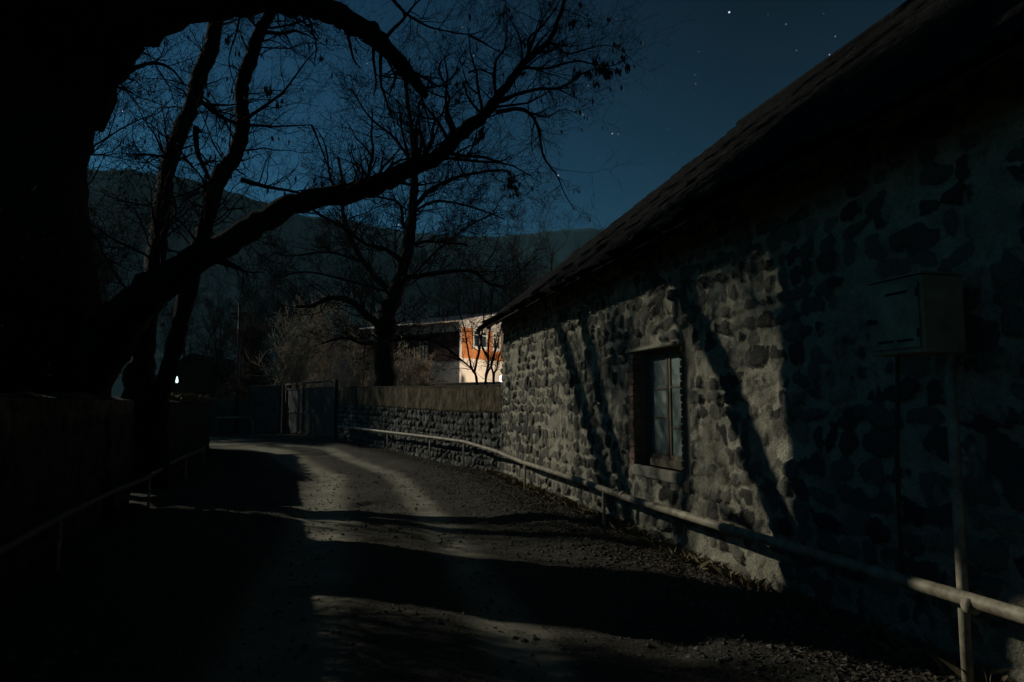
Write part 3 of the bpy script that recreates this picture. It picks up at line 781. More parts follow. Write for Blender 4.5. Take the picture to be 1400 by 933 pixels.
def pod_mesh(points, rng, parent, name='seed_pods', size=(.05,.1)):
    m = MB()
    for p in points:
        for k in range(rng.randint(1, 3)):
            L_ = rng.uniform(*size); w = L_*.16
            o = Vector((rng.gauss(0,.02), rng.gauss(0,.02), 0)); q = p+o
            tp = q + Vector((rng.gauss(0,.015), rng.gauss(0,.015), -L_))
            a_ = rng.uniform(0, 3.14); u = Vector((math.cos(a_), math.sin(a_), 0))*w
            v_ = Vector((-math.sin(a_), math.cos(a_), 0))*w*.4
            md = (q+tp)/2
            m.add([q, md+u, md+v_, md-u, md-v_, tp], [(0,1,2),(0,2,3),(0,3,4),(0,4,1),(5,2,1),(5,3,2),(5,4,3),(5,1,4)])
    o = m.build(name, M['pod']); return rel(parent, o)
def path(pl, Ys):
    """photograph pixels with a distance each -> world points"""
    if not hasattr(Ys, '__len__'): Ys = [Ys]*len(pl)
    if len(Ys) == 2 and len(pl) != 2: Ys = [Ys[0]+(Ys[1]-Ys[0])*i/(len(pl)-1) for i in range(len(pl))]
    return [at(x, y, Y) for (x, y), Y in zip(pl, Ys)]
def hw(w, Y): return w*Y/F

# ------------------------------------------------------------------ the huge old tree
rng = random.Random(101)
old = empty('old_tree', (-6.95, 9.95, 0))
tag(old, 'huge old tree with massive dark trunk filling the left edge behind the wall', 'tree')
TY = 9.95
tr = MB()
tp = [Vector((-6.95,TY,-.3)), Vector((-6.95,TY,.6)), Vector((-6.92,TY,2.0)), Vector((-7.02,TY,3.1)), Vector((-7.15,TY,4.6)), Vector((-7.05,TY,5.6)), Vector((-6.78,TY,6.8)), Vector((-6.9,TY-.2,8.4)), Vector((-7.2,TY-.2,10))]
P_, r_ = smooth_path(tp, [1.25, 1.06, .98, .88, .76, .74, .70, .62, .5], 6)
vs = []; n = 36
nz = np.random.RandomState(4)
prev = None
mbv = []
for i, (p, r) in enumerate(zip(P_, r_)):
    for k in range(n):
        a_ = 2*math.pi*k/n
        f = 1 + .06*math.sin(3*a_+p.z*.5) + .05*math.sin(7*a_+p.z*1.3) + .03*nz.randn()*.6 + .03*math.sin(13*a_+p.z*.7)
        mbv.append(p + Vector((math.cos(a_), math.sin(a_), 0))*r*f)
fs = [(i*n+k, i*n+(k+1)%n, (i+1)*n+(k+1)%n, (i+1)*n+k) for i in range(len(P_)-1) for k in range(n)]
fs.append(tuple((len(P_)-1)*n+k for k in range(n)))
tr.add(mbv, fs, 0, True)
rel(old, tr.build('trunk', M['bark']))
tw = MB(); podp = []; 
def L_old(pl, ws, Ys, name='limb', n=5, sides=10):
    m = MB(); pts = path(pl, Ys)
    Yl = [p.y for p in pts]
    P_, r_ = limb(m, pts, [hw(w, y) for w, y in zip(ws, Yl)], rng, n, sides)
    rel(old, m.build(name, M['bark'])); return P_, r_
# long low limb over the lane
cpl = [(95,545),(150,460),(188,414),(235,378),(268,357),(302,338),(352,306),(400,281),(467,265),(517,254),(551,235),(601,213),(621,191),(655,163),(678,138),(702,104),(722,80),(749,58),(765,22),(778,-25)]
cws = [44,33,25,21.5,20,18.5,17,16,15,13.5,12,11,10,9,7.2,5.5,4.5,3.5,3,2.2]
Cp, Cr = L_old(cpl, cws, [9.9,9.75,9.5,9.4,9.4,9.4,9.5,9.55,9.6]+[9.65]*11)
sprout(tw, Cp, Cr, rng, 34, (.5,1.4), 3, 4, .42, 1.0, .12, (podp,.012), .3)
sprout(tw, Cp, Cr, rng, 12, (.3,.8), 2, 3, .3, .7, -.02, None, .12)
# thick overhead limb that hangs down again in the middle
tpl = [(45,300),(75,210),(108,125),(150,48),(188,22),(240,8),(320,-8),(400,0),(433,10),(467,23),(507,46),(534,74),(558,101),(577,124),(583,133)]
tws = [30,36,42,40,36,33,30,20,18,16,14.5,12,9.5,7,3]
Tp, Tr = L_old(tpl, tws, [9.95,9.95,9.9,9.8,9.7,9.6,9.6,9.5,9.5,9.5,9.5,9.5,9.5,9.5,9.5])
sprout(tw, Tp, Tr, rng, 26, (.4,1.2), 3, 3, .3, .92, .02, (podp,.03), .25)
sides_ = [  # hand-traced secondary branches (pixels), half widths
 ([(675,141),(702,131),(735,122),(762,121),(782,112),(799,100),(819,94),(840,95)], 3.0, 10),
 ([(762,121),(775,128),(791,136)], 1.6, 10),
 ([(678,154),(712,149),(728,160),(735,174),(739,192),(742,211),(752,228),(762,241),(772,265),(786,288)], 3.2, 10),
 ([(712,149),(735,158),(750,160),(768,150),(790,155)], 1.6, 9.8),
 ([(719,87),(745,64),(757,60),(776,74),(803,67),(830,62),(855,72)], 2.6, 9.9),
 ([(716,92),(745,94),(786,84),(812,88),(836,90),(862,78)], 2.2, 9.8),
 ([(678,131),(676,108),(678,84),(688,70),(692,57),(693,20),(689,-15)], 2.6, 10),
 ([(725,77),(722,62),(725,50),(738,40),(749,27),(766,0),(775,-20)], 2.6, 10),
 ([(621,176),(611,150),(614,134),(604,108),(601,88),(615,74)], 3.0, 10),
 ([(581,210),(590,190),(594,168),(605,156),(616,148)], 3.0, 10),
 ([(572,222),(577,190),(573,165),(580,140)], 2.4, 10),
 ([(618,217),(652,221),(685,223),(709,231),(740,250)], 2.4, 10),
 ([(561,222),(552,190),(547,161),(544,141),(524,122)], 2.2, 10.1),
 ([(534,-5),(548,12),(561,23),(588,37),(635,47),(655,44),(672,37)], 2.6, 9.6),
 ([(642,49),(660,58),(675,67),(702,80)], 2.0, 9.7),
 ([(467,265),(452,245),(445,200),(430,172)], 2.4, 9.9),
 ([(117,134),(134,111),(165,104),(188,92),(211,86),(235,95),(252,116)], 6.0, 9.8),
 ([(120,85),(140,84),(158,95),(168,100)], 9.0, 9.9),
 ([(165,96),(178,80),(191,64),(218,54),(238,40)], 3.2, 9.8),
 ([(275,138),(295,155),(322,168),(369,173),(400,172),(426,171)], 3.4, 9.6),
 ([(426,171),(440,205),(452,240)], 1.8, 9.6),
 ([(275,141),(300,144),(322,143),(345,140)], 2.4, 9.6),
 ([(335,164),(362,145),(389,124),(413,91),(436,64)], 2.8, 9.6),
 ([(330,246),(362,255),(402,262),(425,268)], 4.2, 9.9),
 ([(372,-5),(380,10),(400,22),(425,38),(437,54)], 4.0, 9.6),
 ([(362,44),(385,46),(403,43),(420,48),(433,56)], 3.2, 9.6),
 ([(115,310),(135,330),(145,352),(180,372)], 2.6, 9.6),
 ([(290,354),(308,360),(326,366),(333,372)], 7.0, 9.9),
 ([(330,-5),(325,40),(313,80),(322,120)], 2.0, 9.6),
 ([(640,100),(655,95),(672,100),(690,88)], 1.6, 10),
]
for pl, w, Y in sides_:
    nn_ = len(pl); ws = [max(.5, w*(1-.86*i/(nn_-1))) for i in range(nn_)]
    P_, r_ = L_old(pl, ws, Y + rng.uniform(-.15,.15), 'branch', 4, 6)
    ll_ = sum((P_[i+1]-P_[i]).length for i in range(len(P_)-1))
    sprout(tw, P_, r_, rng, int(4+ll_*8), (.2,.9), 2, 4, .15, 1.0, .10, (podp,.035), .4)
# upper crown outside the picture, rising from the trunk
for k in range(11):
    a_ = rng.uniform(0, 6.283); b_ = Vector((-6.9, TY, rng.uniform(6.5, 9.5)))
    e_ = b_ + Vector((math.cos(a_)*rng.uniform(2.5,5.0)-.8, math.sin(a_)*rng.uniform(2.5,4.5)+.6, rng.uniform(2.5,5)))
    m = MB(); P_, r_ = limb(m, [b_, b_.lerp(e_,.35)+Vector((0,0,.3)), b_.lerp(e_,.7)+Vector((rng.gauss(0,.3),rng.gauss(0,.3),.2)), e_], [.28,.2,.13,.05], rng, 5, 8)
    rel(old, m.build('limb', M['bark']))
    sprout(tw, P_, r_, rng, 26, (.9,2.2), 3, 4, .2, 1.0, .12, (podp,.03), .4, minr=.004)
# heavy unseen limbs, added above and left to shade the wall and meter cabinet
for e_, r0_ in (((-7.6,7.6,8.0),.36), ((-8.4,6.9,6.9),.30), ((-6.9,6.6,9.6),.30), ((-7.6,8.4,10.4),.36), ((-8.8,8.0,9.4),.3), ((-7.3,5.6,8.4),.26), ((-8.2,5.9,10.2),.26)):
    e_ = Vector(e_); b_ = Vector((-7.0, TY-.15, 5.5)); md = b_.lerp(e_, .5) + Vector((0,0,.35))
    m = MB(); P_, r_ = limb(m, [b_, b_.lerp(md,.5), md, e_, e_+(e_-md)*.7+Vector((0,0,.6))], [r0_*1.2, r0_*1.1, r0_, r0_*.8, r0_*.35], rng, 5, 10)
    rel(old, m.build('limb', M['bark']))
    sprout(tw, P_, r_, rng, 22, (.8,2.0), 3, 4, .4, 1.0, .12, None, .4, minr=.006)
# clusters of dry pods at the right-hand tips
for (x, y) in [(822,92),(826,84),(815,88),(846,60),(852,78),(858,88),(808,95),(835,96),(830,100),(843,92),(817,78),(690,12),(686,20),(712,94),(715,98),(660,180),(655,184),(700,250),(703,258),(698,242),(312,52),(367,120),(384,140),(780,30),(788,98)]:
    for q in range(9): podp.append(at(x+rng.gauss(0,3.2), y+rng.gauss(0,3.2), 9.8))
rel(old, tw.build('crown', M['twig']))
pod_mesh(podp, rng, old, size=(.06,.13))

# ------------------------------------------------------------------ twin-stemmed tree by the lane
rng = random.Random(202)
fb = lw(12.5); fb.z = gz(fb.x, fb.y)
twin = empty('twin_stemmed_tree', fb)
tag(twin, 'tree with two tall curved slender stems growing in the gap of the left wall', 'tree')
Apl = [(200,668),(198,600),(192,540),(191,500),(198,434),(208,384),(215,333),(221,285),(228,235),(242,191),(262,144),(272,104),(288,67),(295,27),(300,-25),(312,-80),(330,-140)]
Aws = [32,27,24,21,17,15,13,12.5,12.5,12,11.5,11.5,11,10.5,9.5,8,6]
AY = [12.5,12.5,12.6,12.9,13.4,14.0,14.7,15.6,16.7,17.6,18.4,18.9,19.3,19.6,20,20.4,20.8]
Bpl = [(212,660),(212,605),(219,552),(232,501),(245,451),(256,400),(268,350),(279,315),(288,278),(301,240),(320,215),(331,174),(330,141),(331,114),(342,84),(352,50),(369,20),(380,-12),(396,-70),(420,-130)]
Bws = [20,15,12,11.5,12,12.5,13,12,12,13,11.5,10.5,10,10,10,9.5,9,8,7,5]
BY = [12.4,12.5,12.6,12.7,12.9,13.15,13.5,13.9,14.3,14.7,14.9,15.1,15.2,14.8,14.8,14.9,15,15,15.2,15.6]
tw = MB(); podp = []
for pl, ws, Ys in ((Apl, Aws, AY), (Bpl, Bws, BY)):
    m = MB(); pts = path(pl, Ys); P_, r_ = limb(m, pts, [hw(w*.92, y) for w, y in zip(ws, Ys)], rng, 5, 12, .07)
    rel(twin, m.build('trunk', M['bark']))
    sprout(tw, P_, r_, rng, 66, (.6,2.2), 3, 4, .3, 1.0, .05, (podp,.02), .14)
    sprout(tw, P_, r_, rng, 14, (1.2,2.6), 3, 4, .8, 1.0, .14, (podp,.06), .4)
for pl, w, Y in [([(268,174),(270,208),(285,242),(292,262)], 5, 13.6), ([(228,215),(205,212),(180,211),(165,210)], 2.2, 13.8), ([(222,208),(212,185),(195,160),(175,118)], 1.7, 13.7), ([(262,225),(245,215),(232,212)], 2.0, 13.6),
                 ([(295,150),(262,120),(220,108),(178,110)], 1.6, 14), ([(300,240),(262,262),(200,280),(150,278)], 1.6, 13.5), ([(268,330),(240,300),(200,310)], 1.8, 13.3), ([(200,430),(160,380),(140,350),(122,330)], 2.2, 13.2)]:
    ws = [w*(1-.82*i/(len(pl)-1)) for i in range(len(pl))]
    m = MB(); P_, r_ = limb(m, path(pl, Y), [hw(q, Y) for q in ws], rng, 5, 6); rel(twin, m.build('branch', M['bark']))
    sprout(tw, P_, r_, rng, 16, (.3,.9), 3, 3, .1, 1.0, .05, (podp,.08), .5)
rel(twin, tw.build('crown', M['twig'])); pod_mesh(podp, rng, twin, size=(.06,.12))

# ------------------------------------------------------------------ the bare tree behind the cobble wall
rng = random.Random(303)
CY = 26.5
b0 = at(526, 600, CY); b0.z = gz(b0.x, b0.y)
ct = empty('bare_tree', b0); tag(ct, 'large bare tree with spreading limbs standing behind the cobble wall', 'tree')
tw = MB(); podp = []
def L_ct(pl, ws, Y, name='limb', cnt=20, lr=(.8,2.2), kids=3):
    m = MB(); P_, r_ = limb(m, path(pl, Y), [hw(w, CY) for w in ws], rng, 5, 8)
    rel(ct, m.build(name, M['bark']))
    sprout(tw, P_, r_, rng, cnt, lr, 3, kids, .12, 1.0, .10, None, .35, minr=.0075)
    return P_, r_
L_ct([(526,602),(527,530),(525,470),(526,440),(538,405),(553,362),(561,320),(565,270),(566,215),(561,165),(556,125),(560,80)], [17,15,13.5,14,12,8.5,7.5,6.5,5,3.5,2.5,1.2], CY, 'trunk', 55, (1.0,2.6))
for pl, w, Y in [
 ([(524,450),(497,428),(477,411),(450,408),(427,418),(405,420)], 5.5, 26),
 ([(538,405),(514,381),(494,354),(477,324),(469,290),(468,250),(462,215)], 5.0, 27),
 ([(552,362),(530,342),(500,334),(467,310),(443,297),(425,285)], 3.4, 25.5),
 ([(550,381),(575,377),(601,373),(645,371),(668,388),(690,392)], 4.0, 26),
 ([(566,285),(582,265),(601,253),(635,240),(688,233),(700,245)], 3.8, 26.5),
 ([(558,338),(580,331),(601,331),(640,335)], 3.0, 27),
 ([(561,315),(551,307),(547,280),(530,272),(505,268)], 3.0, 26),
 ([(565,240),(585,210),(600,170),(612,130)], 2.2, 27.2),
 ([(545,400),(590,350),(640,310),(680,290)], 2.4, 27.5),
 ([(563,290),(600,275),(650,285),(690,300)], 2.2, 26),
 ([(525,470),(560,462),(600,470),(640,500)], 2.6, 25.6),
 ([(526,460),(500,470),(470,462),(440,470)], 3.0, 26.4),
 ([(566,230),(540,190),(505,160),(480,120)], 2.2, 26),
 ([(498,360),(450,345),(400,350),(370,345)], 2.0, 26.5),
 ([(530,400),(480,385),(420,372),(380,380)], 2.0, 26.2)]:
    ws = [w*(1-.6*i/(len(pl)-1)) for i in range(len(pl))]
    L_ct(pl, ws, Y, 'limb', 26)
rel(ct, tw.build('crown', M['twig']))

# ------------------------------------------------------------------ smaller trees and shrubs
def make_tree(name, label, loc, h, spread_, seed, bark='mid_twig', stems=1, depth=3, kids=4, cnt=26, group=None, cat='tree', minr=.007, up=.22, r0=None, lr=None):
    rng = random.Random(seed); base = Vector(loc); t = empty(name, base); tag(t, label, cat, group)
    cr_ = MB()
    for s_ in range(stems):
        lean = Vector((rng.gauss(0, spread_*.25), rng.gauss(0, spread_*.2), 0))*(1 if stems > 1 else .4)
        pts = [base+Vector((rng.gauss(0,.08),rng.gauss(0,.08),-.2)), base+lean*.25+Vector((rng.gauss(0,.06),0,h*.28)), base+lean*.6+Vector((rng.gauss(0,.15),0,h*.6)), base+lean+Vector((rng.gauss(0,.2),0,h*.95))]
        r = r0 or h*.018; m = MB(); P_, r_ = limb(m, pts, [r, r*.75, r*.45, r*.15], rng, 5, 7)
        rel(t, m.build('trunk' if stems == 1 else 'stem', M[bark]))
        sprout(cr_, P_, r_, rng, cnt, lr or (h*.16, h*.36), depth, kids, .2, 1.0, up, None, .45, minr=minr)
    rel(t, cr_.build('crown', M[bark]))
    return t
def gpt(x, Y): p = at(x, 555, Y); return (p.x, p.y, gz(p.x, p.y))
small = [
 # x, Y, h, spread, bark, stems, label
 (345, 38, 5.0, 2.0, 'mid_twig', 3, 'dim multi stemmed bare tree just right of the utility pole'),
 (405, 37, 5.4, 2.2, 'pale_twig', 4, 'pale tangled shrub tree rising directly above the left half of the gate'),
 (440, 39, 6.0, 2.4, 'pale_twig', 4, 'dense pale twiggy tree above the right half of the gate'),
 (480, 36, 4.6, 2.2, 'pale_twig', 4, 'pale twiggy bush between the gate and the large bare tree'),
 (300, 46, 7.5, 2.4, 'mid_twig', 2, 'brown bare tree behind the small house left of the utility pole'),
 (335, 50, 9.5, 2.4, 'mid_twig', 1, 'tall thin brown tree behind the utility pole'),
 (385, 48, 9.0, 2.6, 'mid_twig', 2, 'tall brown bare tree above the low block wall'),
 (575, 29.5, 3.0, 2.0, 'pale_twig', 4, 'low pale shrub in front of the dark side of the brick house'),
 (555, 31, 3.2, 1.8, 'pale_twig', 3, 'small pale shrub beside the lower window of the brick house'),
 (610, 48, 9.0, 2.4, 'mid_twig', 2, 'bare tree rising behind the left end of the brick house roof'),
 (660, 50, 10.5, 2.6, 'mid_twig', 2, 'bare tree rising behind the middle of the brick house roof'),
 (700, 46, 11.0, 2.6, 'mid_twig', 2, 'tall bare tree just left of the stone house roof corner'),
 (740, 44, 12.0, 2.8, 'mid_twig', 2, 'tall bare tree cut off by the stone house roof slope'),
 (500, 52, 9.0, 2.6, 'mid_twig', 2, 'brown bare tree behind the dark hipped roof'),
 (255, 52, 8.0, 2.6, 'mid_twig', 2, 'brown bare tree behind the roof of the small house'),
]
for i, (x, Y, h, sp, bk, st, lab) in enumerate(small):
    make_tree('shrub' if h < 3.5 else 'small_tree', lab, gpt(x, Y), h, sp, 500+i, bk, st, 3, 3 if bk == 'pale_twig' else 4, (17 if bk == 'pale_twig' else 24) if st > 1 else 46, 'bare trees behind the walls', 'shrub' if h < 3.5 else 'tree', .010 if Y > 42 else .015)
for i, (x, Y, h) in enumerate([(98, 37.5, 10.5), (72, 35.0, 10)]):  # mostly unseen trees, added to throw shade on the gate and far road
    make_tree('shadow_tree', 'tall dense tree added far behind the huge trunk to shade the gate', gpt(x, Y), h, 3.0, 700+i, 'mid_twig', 2, 3, 4, 55, 'added shadow casting trees left of the lane', 'tree', .016, lr=(1.2,3.2))
make_tree('shadow_tree', 'slender straight tree added behind the huge trunk to cast an upright wall shadow', (-10.0, 13.95, 0), 11.5, .5, 733, 'bark', 1, 3, 4, 34, 'added shadow casting trees left of the lane', 'tree', .006, r0=.24)  # nearly hidden, added for the upright shadow band beside the window
for i, (X_, Y_, h) in enumerate([(-5.7, 7.5, 3.5), (-5.7, 6.5, 3.2), (-5.0, 5.0, 2.4), (-4.7, 4.0, 2.4), (-4.4, 3.0, 2.4)]):  # bushes added as light blockers, darkening the foreground lane
    make_tree('bush', 'dark bare bush added behind the left wall to shade the near lane', (X_-.1, Y_, 0), h, 1.3, 800+i, 'twig', 5, 3, 4, 26, 'added shade bushes behind the left wall', 'bush', .004, lr=(.4,.9))
# dark stems in front of the lit gable
rng = random.Random(77)
for i, (pls, lab) in enumerate([
   ([[(652,524),(645,505),(640,480),(636,455),(628,425),(622,395)], [(652,524),(640,500),(622,490),(600,485)], [(648,510),(655,480),(660,450),(662,420)]], 'dark forked sapling in front of the left edge of the lit brick gable'),
   ([[(664,522),(667,500),(668,470),(671,440),(673,400),(680,360)], [(664,522),(672,500),(680,470),(690,430)], [(667,490),(658,470),(655,445)]], 'dark upright sapling in front of the lit gable window'),
   ([[(675,520),(679,505),(682,488),(690,470)], [(675,520),(671,500),(676,480),(680,455)]], 'dark sapling beside the lit gable close to the stone house corner')]):
    Y = 24.5 + i*.5
    p0 = at(pls[0][0][0], pls[0][0][1], Y); g0 = Vector((p0.x, p0.y, gz(p0.x, p0.y)))
    t = empty('sapling', g0); tag(t, lab, 'sapling', 'saplings before the lit gable')
    cr_ = MB()
    for j, pl in enumerate(pls):
        pts = path(pl, Y)
        if pl[0] == pls[0][0]: pts = [g0 + Vector((0,0,-.2))] + pts
        ws = [1.9-1.4*k/(len(pts)-1) for k in range(len(pts))]
        m = MB(); P_, r_ = limb(m, pts, [hw(w, Y) for w in ws], rng, 5, 7); rel(t, m.build('stem', M['bark']))
        sprout(cr_, P_, r_, rng, 9, (.3,1.0), 2, 3, .35, 1.0, .15, None, .45, minr=.006)
    rel(t, cr_.build('crown', M['twig']))

# ------------------------------------------------------------------ brick house with the lit gable
C0 = Vector((-2.58, 34, 0)); u1 = Vector((-.823, .568, 0)); u2 = Vector((.568, .823, 0))
n1 = Vector((-.568, -.823, 0)); n2 = Vector((.823, -.568, 0))
bh = empty('brick_house', C0 + Vector((0,0,.3)))
tag(bh, 'two storey house with an orange timber and brick gable lit by a lamp', 'house')
def face_box(mb, U, Nn, s0, s1, z0, z1, w0, w1, mi=0):
    P = lambda s_, w, z: C0 + U*s_ + Nn*w + Vector((0,0,z))
    p = [P(s0,w0,z0), P(s1,w0,z0), P(s1,w1,z0), P(s0,w1,z0), P(s0,w0,z1), P(s1,w0,z1), P(s1,w1,z1), P(s0,w1,z1)]
    mb.add(p, [(0,1,2,3),(7,6,5,4),(0,4,5,1),(1,5,6,2),(2,6,7,3),(3,7,4,0)], mi)
ZEV = 5.75; ZAP = 6.5; LL = 6.2; GW = 8.0; ZST = 3.95
P1 = lambda s_, t_, z: C0 + u1*s_ + u2*t_ + Vector((0,0,z))
m = MB()
m.add([P1(0,0,0), P1(LL,0,0), P1(LL,0,ZEV), P1(0,0,ZEV)], [(0,1,2,3)], 0)
m.add([P1(LL,0,0), P1(LL,GW,0), P1(LL,GW,ZEV), P1(LL,GW/2,ZAP), P1(LL,0,ZEV)], [(0,1,2,3,4)], 0)
m.add([P1(0,GW,0), P1(LL,GW,0), P1(LL,GW,ZEV), P1(0,GW,ZEV)], [(0,1,2,3)], 0)
rel(bh, m.build('side_wall', M['plaster_grey']))
def brickband():
    m_, nn, ll, b = mat('reddish_brickwork', .9, .2)
    t = nn.new('ShaderNodeTexCoord'); mp = nn.new('ShaderNodeMapping')
    mp.inputs['Rotation'].default_value = (math.radians(90), 0, 0)
    ll.new(t.outputs['Object'], mp.inputs[0])
    br = nn.new('ShaderNodeTexBrick'); br.inputs['Scale'].default_value = 4; br.inputs['Color1'].default_value = (.085,.05,.042,1); br.inputs['Color2'].default_value = (.12,.07,.058,1); br.inputs['Mortar'].default_value = (.07,.062,.056,1)
    ll.new(mp.outputs[0], br.inputs['Vector']); ll.new(br.outputs[0], b.inputs['Base Color']); return m_
M['brickband'] = brickband()
m = MB(); face_box(m, u1, n1, .05, LL, 3.8, 5.25, .0, .02); rel(bh, m.build('brick_band', M['brickband']))
m = MB(); m.add([P1(0,0,0), P1(0,GW,0), P1(0,GW,ZST), P1(0,0,ZST)], [(0,1,2,3)]); rel(bh, m.build('lower_wall', M['plaster_white']))
m = MB(); m.add([P1(0,0,ZST), P1(0,GW,ZST), P1(0,GW,ZEV-.25), P1(0,0,ZEV-.25)], [(0,1,2,3)])
for i in range(11): face_box(m, u2, n2, 0, GW, ZST+.02+i*.138, ZST+.02+i*.138+.118, .004, .018+.006*(i % 2))
rel(bh, m.build('timber_cladding', M['timber']))
m = MB(); m.add([P1(0,0,ZEV-.25), P1(0,GW,ZEV-.25), P1(0,GW,ZEV+.02), P1(0,GW/2,ZAP), P1(0,0,ZEV+.02)], [(0,1,2,3,4)])
face_box(m, u2, n2, 0, GW, ZEV-.27, ZEV-.19, .0, .05)
rel(bh, m.build('gable_board', M['white_paint']))
m = MB(); face_box(m, u2, n2, -.02, .14, .0, ZEV-.27, .0, .035); rel(bh, m.build('corner_board', M['white_paint']))
m = MB()
for sg in (0, 1):
    t0_ = -.35 if sg == 0 else GW+.35
    ze_ = ZEV-.05
    A_ = [P1(-.5,t0_,ze_), P1(LL+.4,t0_,ze_), P1(LL+.4,GW/2,ZAP+.12), P1(-.5,GW/2,ZAP+.12)]
    m.add(A_ + [a_ + Vector((0,0,.08)) for a_ in A_], [(0,1,2,3),(4,7,6,5),(0,4,5,1),(1,5,6,2),(2,6,7,3),(3,7,4,0)])
rf = m.build('roof', M['slate']); rel(bh, rf)
m = MB(); 
m.tube([P1(-.52,-.36,ZEV+.0), P1(LL+.42,-.36,ZEV+.0)], .06, 6); m.tube([P1(-.53,-.36,ZEV+.0), P1(-.53,GW/2,ZAP+.16)], .06, 4)
rel(bh, m.build('fascia', M['white_paint']))
def window_on(U, Nn, s0, s1, z0, z1, cols, name='window'):
    m = MB(); fw = .10
    face_box(m, U, Nn, s0, s1, z0, z0+fw, .02, .08); face_box(m, U, Nn, s0, s1, z1-fw, z1, .02, .08)
    for s_ in [s0 + (s1-s0-fw)*i/cols for i in range(cols+1)]: face_box(m, U, Nn, s_, s_+fw, z0+fw, z1-fw, .02, .078)
    face_box(m, U, Nn, s0+fw, s1-fw, z0+(z1-z0)*.68, z0+(z1-z0)*.68+.05, .022, .074)
    w = rel(bh, m.build(name, M['white_paint']))
    g = MB(); face_box(g, U, Nn, s0+.03, s1-.03, z0+.03, z1-.03, .022, .035); o = g.build('pane', M['dark_glass']); o.parent = w
    m2 = MB(); face_box(m2, U, Nn, s0-.06, s1+.06, z0-.06, z0-.004, .02, .12); o = m2.build('sill', M['white_paint']); o.parent = w
def t_for(px): 
    k_ = (px-700)/F; return (k_*C0.y - C0.x)/(u2.x - k_*u2.y)
ta, tb = t_for(645), t_for(665)
window_on(u2, n2, ta, tb, 4.5, 5.45, 2)
window_on(u2, n2, t_for(672), t_for(683), 4.5, 5.45, 2)
def s_for(px): 
    k_ = (px-700)/F; return (k_*C0.y - C0.x)/(u1.x - k_*u1.y)
window_on(u1, n1, s_for(585), s_for(574), 3.9, 4.95, 2)
window_on(u1, n1, s_for(572), s_for(561), 1.9, 3.0, 2)
window_on(u1, n1, s_for(556), s_for(548), 1.9, 3.0, 1)
# lamp that lights the gable
LP = Vector((-.50, 33.6, 2.9))
yl = empty('yard_lamp', (LP.x, LP.y, .3)); tag(yl, 'glaring white yard lamp on a post beside the lit gable at the stone house corner', 'lamp')
m = MB(); m.tube([(LP.x, LP.y, .2), (LP.x, LP.y, LP.z-.14)], .035, 8); rel(yl, m.build('post', M['gate_dark']))
m = MB(); m.tube([(LP.x, LP.y, LP.z-.16), (LP.x, LP.y, LP.z-.08), (LP.x, LP.y, LP.z+.08), (LP.x, LP.y, LP.z+.16)], [.05,.10,.10,.04], 12)
rel(yl, m.build('lamp_globe', emit('lamp_glow', (1,.93,.82), 6)))
ld_ = bpy.data.lights.new('yard_light', 'POINT'); ld_.energy = 620; ld_.color = (1.0, .80, .60); ld_.shadow_soft_size = .12
lo_ = bpy.data.objects.new('yard_light', ld_); C.objects.link(lo_); lo_.location = (LP.x+1.6, LP.y-.5, LP.z+.1)
rel(yl, lo_) if False else None
lw_ = block_wall('low_wall', 'low pale rendered wall catching lamp light below the lit gable', tuple(at(598, 555, 31.0).xy)+(0,), tuple(at(700, 555, 29.5).xy)+(0,), 2.32, .3, .2, (1.2,.6), 'plaster_white')

# ------------------------------------------------------------------ other far things
sh_ = at(262, 555, 46); shz = gz(sh_.x, sh_.y)
sm = empty('small_house', (sh_.x, sh_.y, shz)); tag(sm, 'small dark house with a pitched roof and a lit lamp behind the left wall', 'house')
m = MB(); m.box((-2.9,0,-.5), (2.9,6,2.5)); m.add([(-2.9,0,2.5),(2.9,0,2.5),(0,0,4.3)], [(0,1,2)]); o = m.build('wall', M['rafter'], sm)
m = MB()
for sg in (-1, 1):
    A_ = [Vector((sg*3.6,-.5,2.05)), Vector((sg*3.6,6.5,2.05)), Vector((0,6.5,4.45)), Vector((0,-.5,4.45))]
    m.add(A_+[a_+Vector((0,0,.12)) for a_ in A_], [(0,1,2,3),(4,5,6,7),(0,1,5,4),(1,2,6,5),(2,3,7,6),(3,0,4,7)])
m.build('roof', M['rafter'], sm)
m = MB(); m.box((.6,-.04,.2), (1.5,.03,2.1)); m.build('door', M['rafter'], sm)
lp_ = at(242, 519, 45.0)
wl_ = empty('wall_lamp', lp_); tag(wl_, 'small cold white lamp glowing on the small dark house at the left', 'lamp')
m = MB(); m.tube([(0,0,-.22), (0,0,-.1), (0,0,.1), (0,0,.2)], [.07,.09,.05,.02], 8); m.build('lamp_globe', emit('cold_glow', (.75,1,1), 1.6), wl_)
m = MB(); m.box((-.03,.0,.16), (.03,1.0,.22)); m.build('bracket', M['gate_dark'], wl_)
hr = at(487, 555, 62); hz_ = gz(hr.x, hr.y)
fh = empty('hipped_house', (hr.x, hr.y, hz_)); tag(fh, 'far house with a dark blue hipped roof between the thicket and the large bare tree', 'house')
m = MB(); m.box((-4,0,-1), (4,7,5.6)); m.build('wall', M['plaster_grey'], fh)
m = MB(); V_ = [(-4.6,-.6,5.5),(4.6,-.6,5.5),(4.6,7.6,5.5),(-4.6,7.6,5.5),(-.8,3.5,7.9),(.8,3.5,7.9)]
m.add(V_, [(0,1,5,4),(1,2,5),(2,3,4,5),(3,0,4),(0,3,2,1)]); m.build('roof', M['slate'], fh)
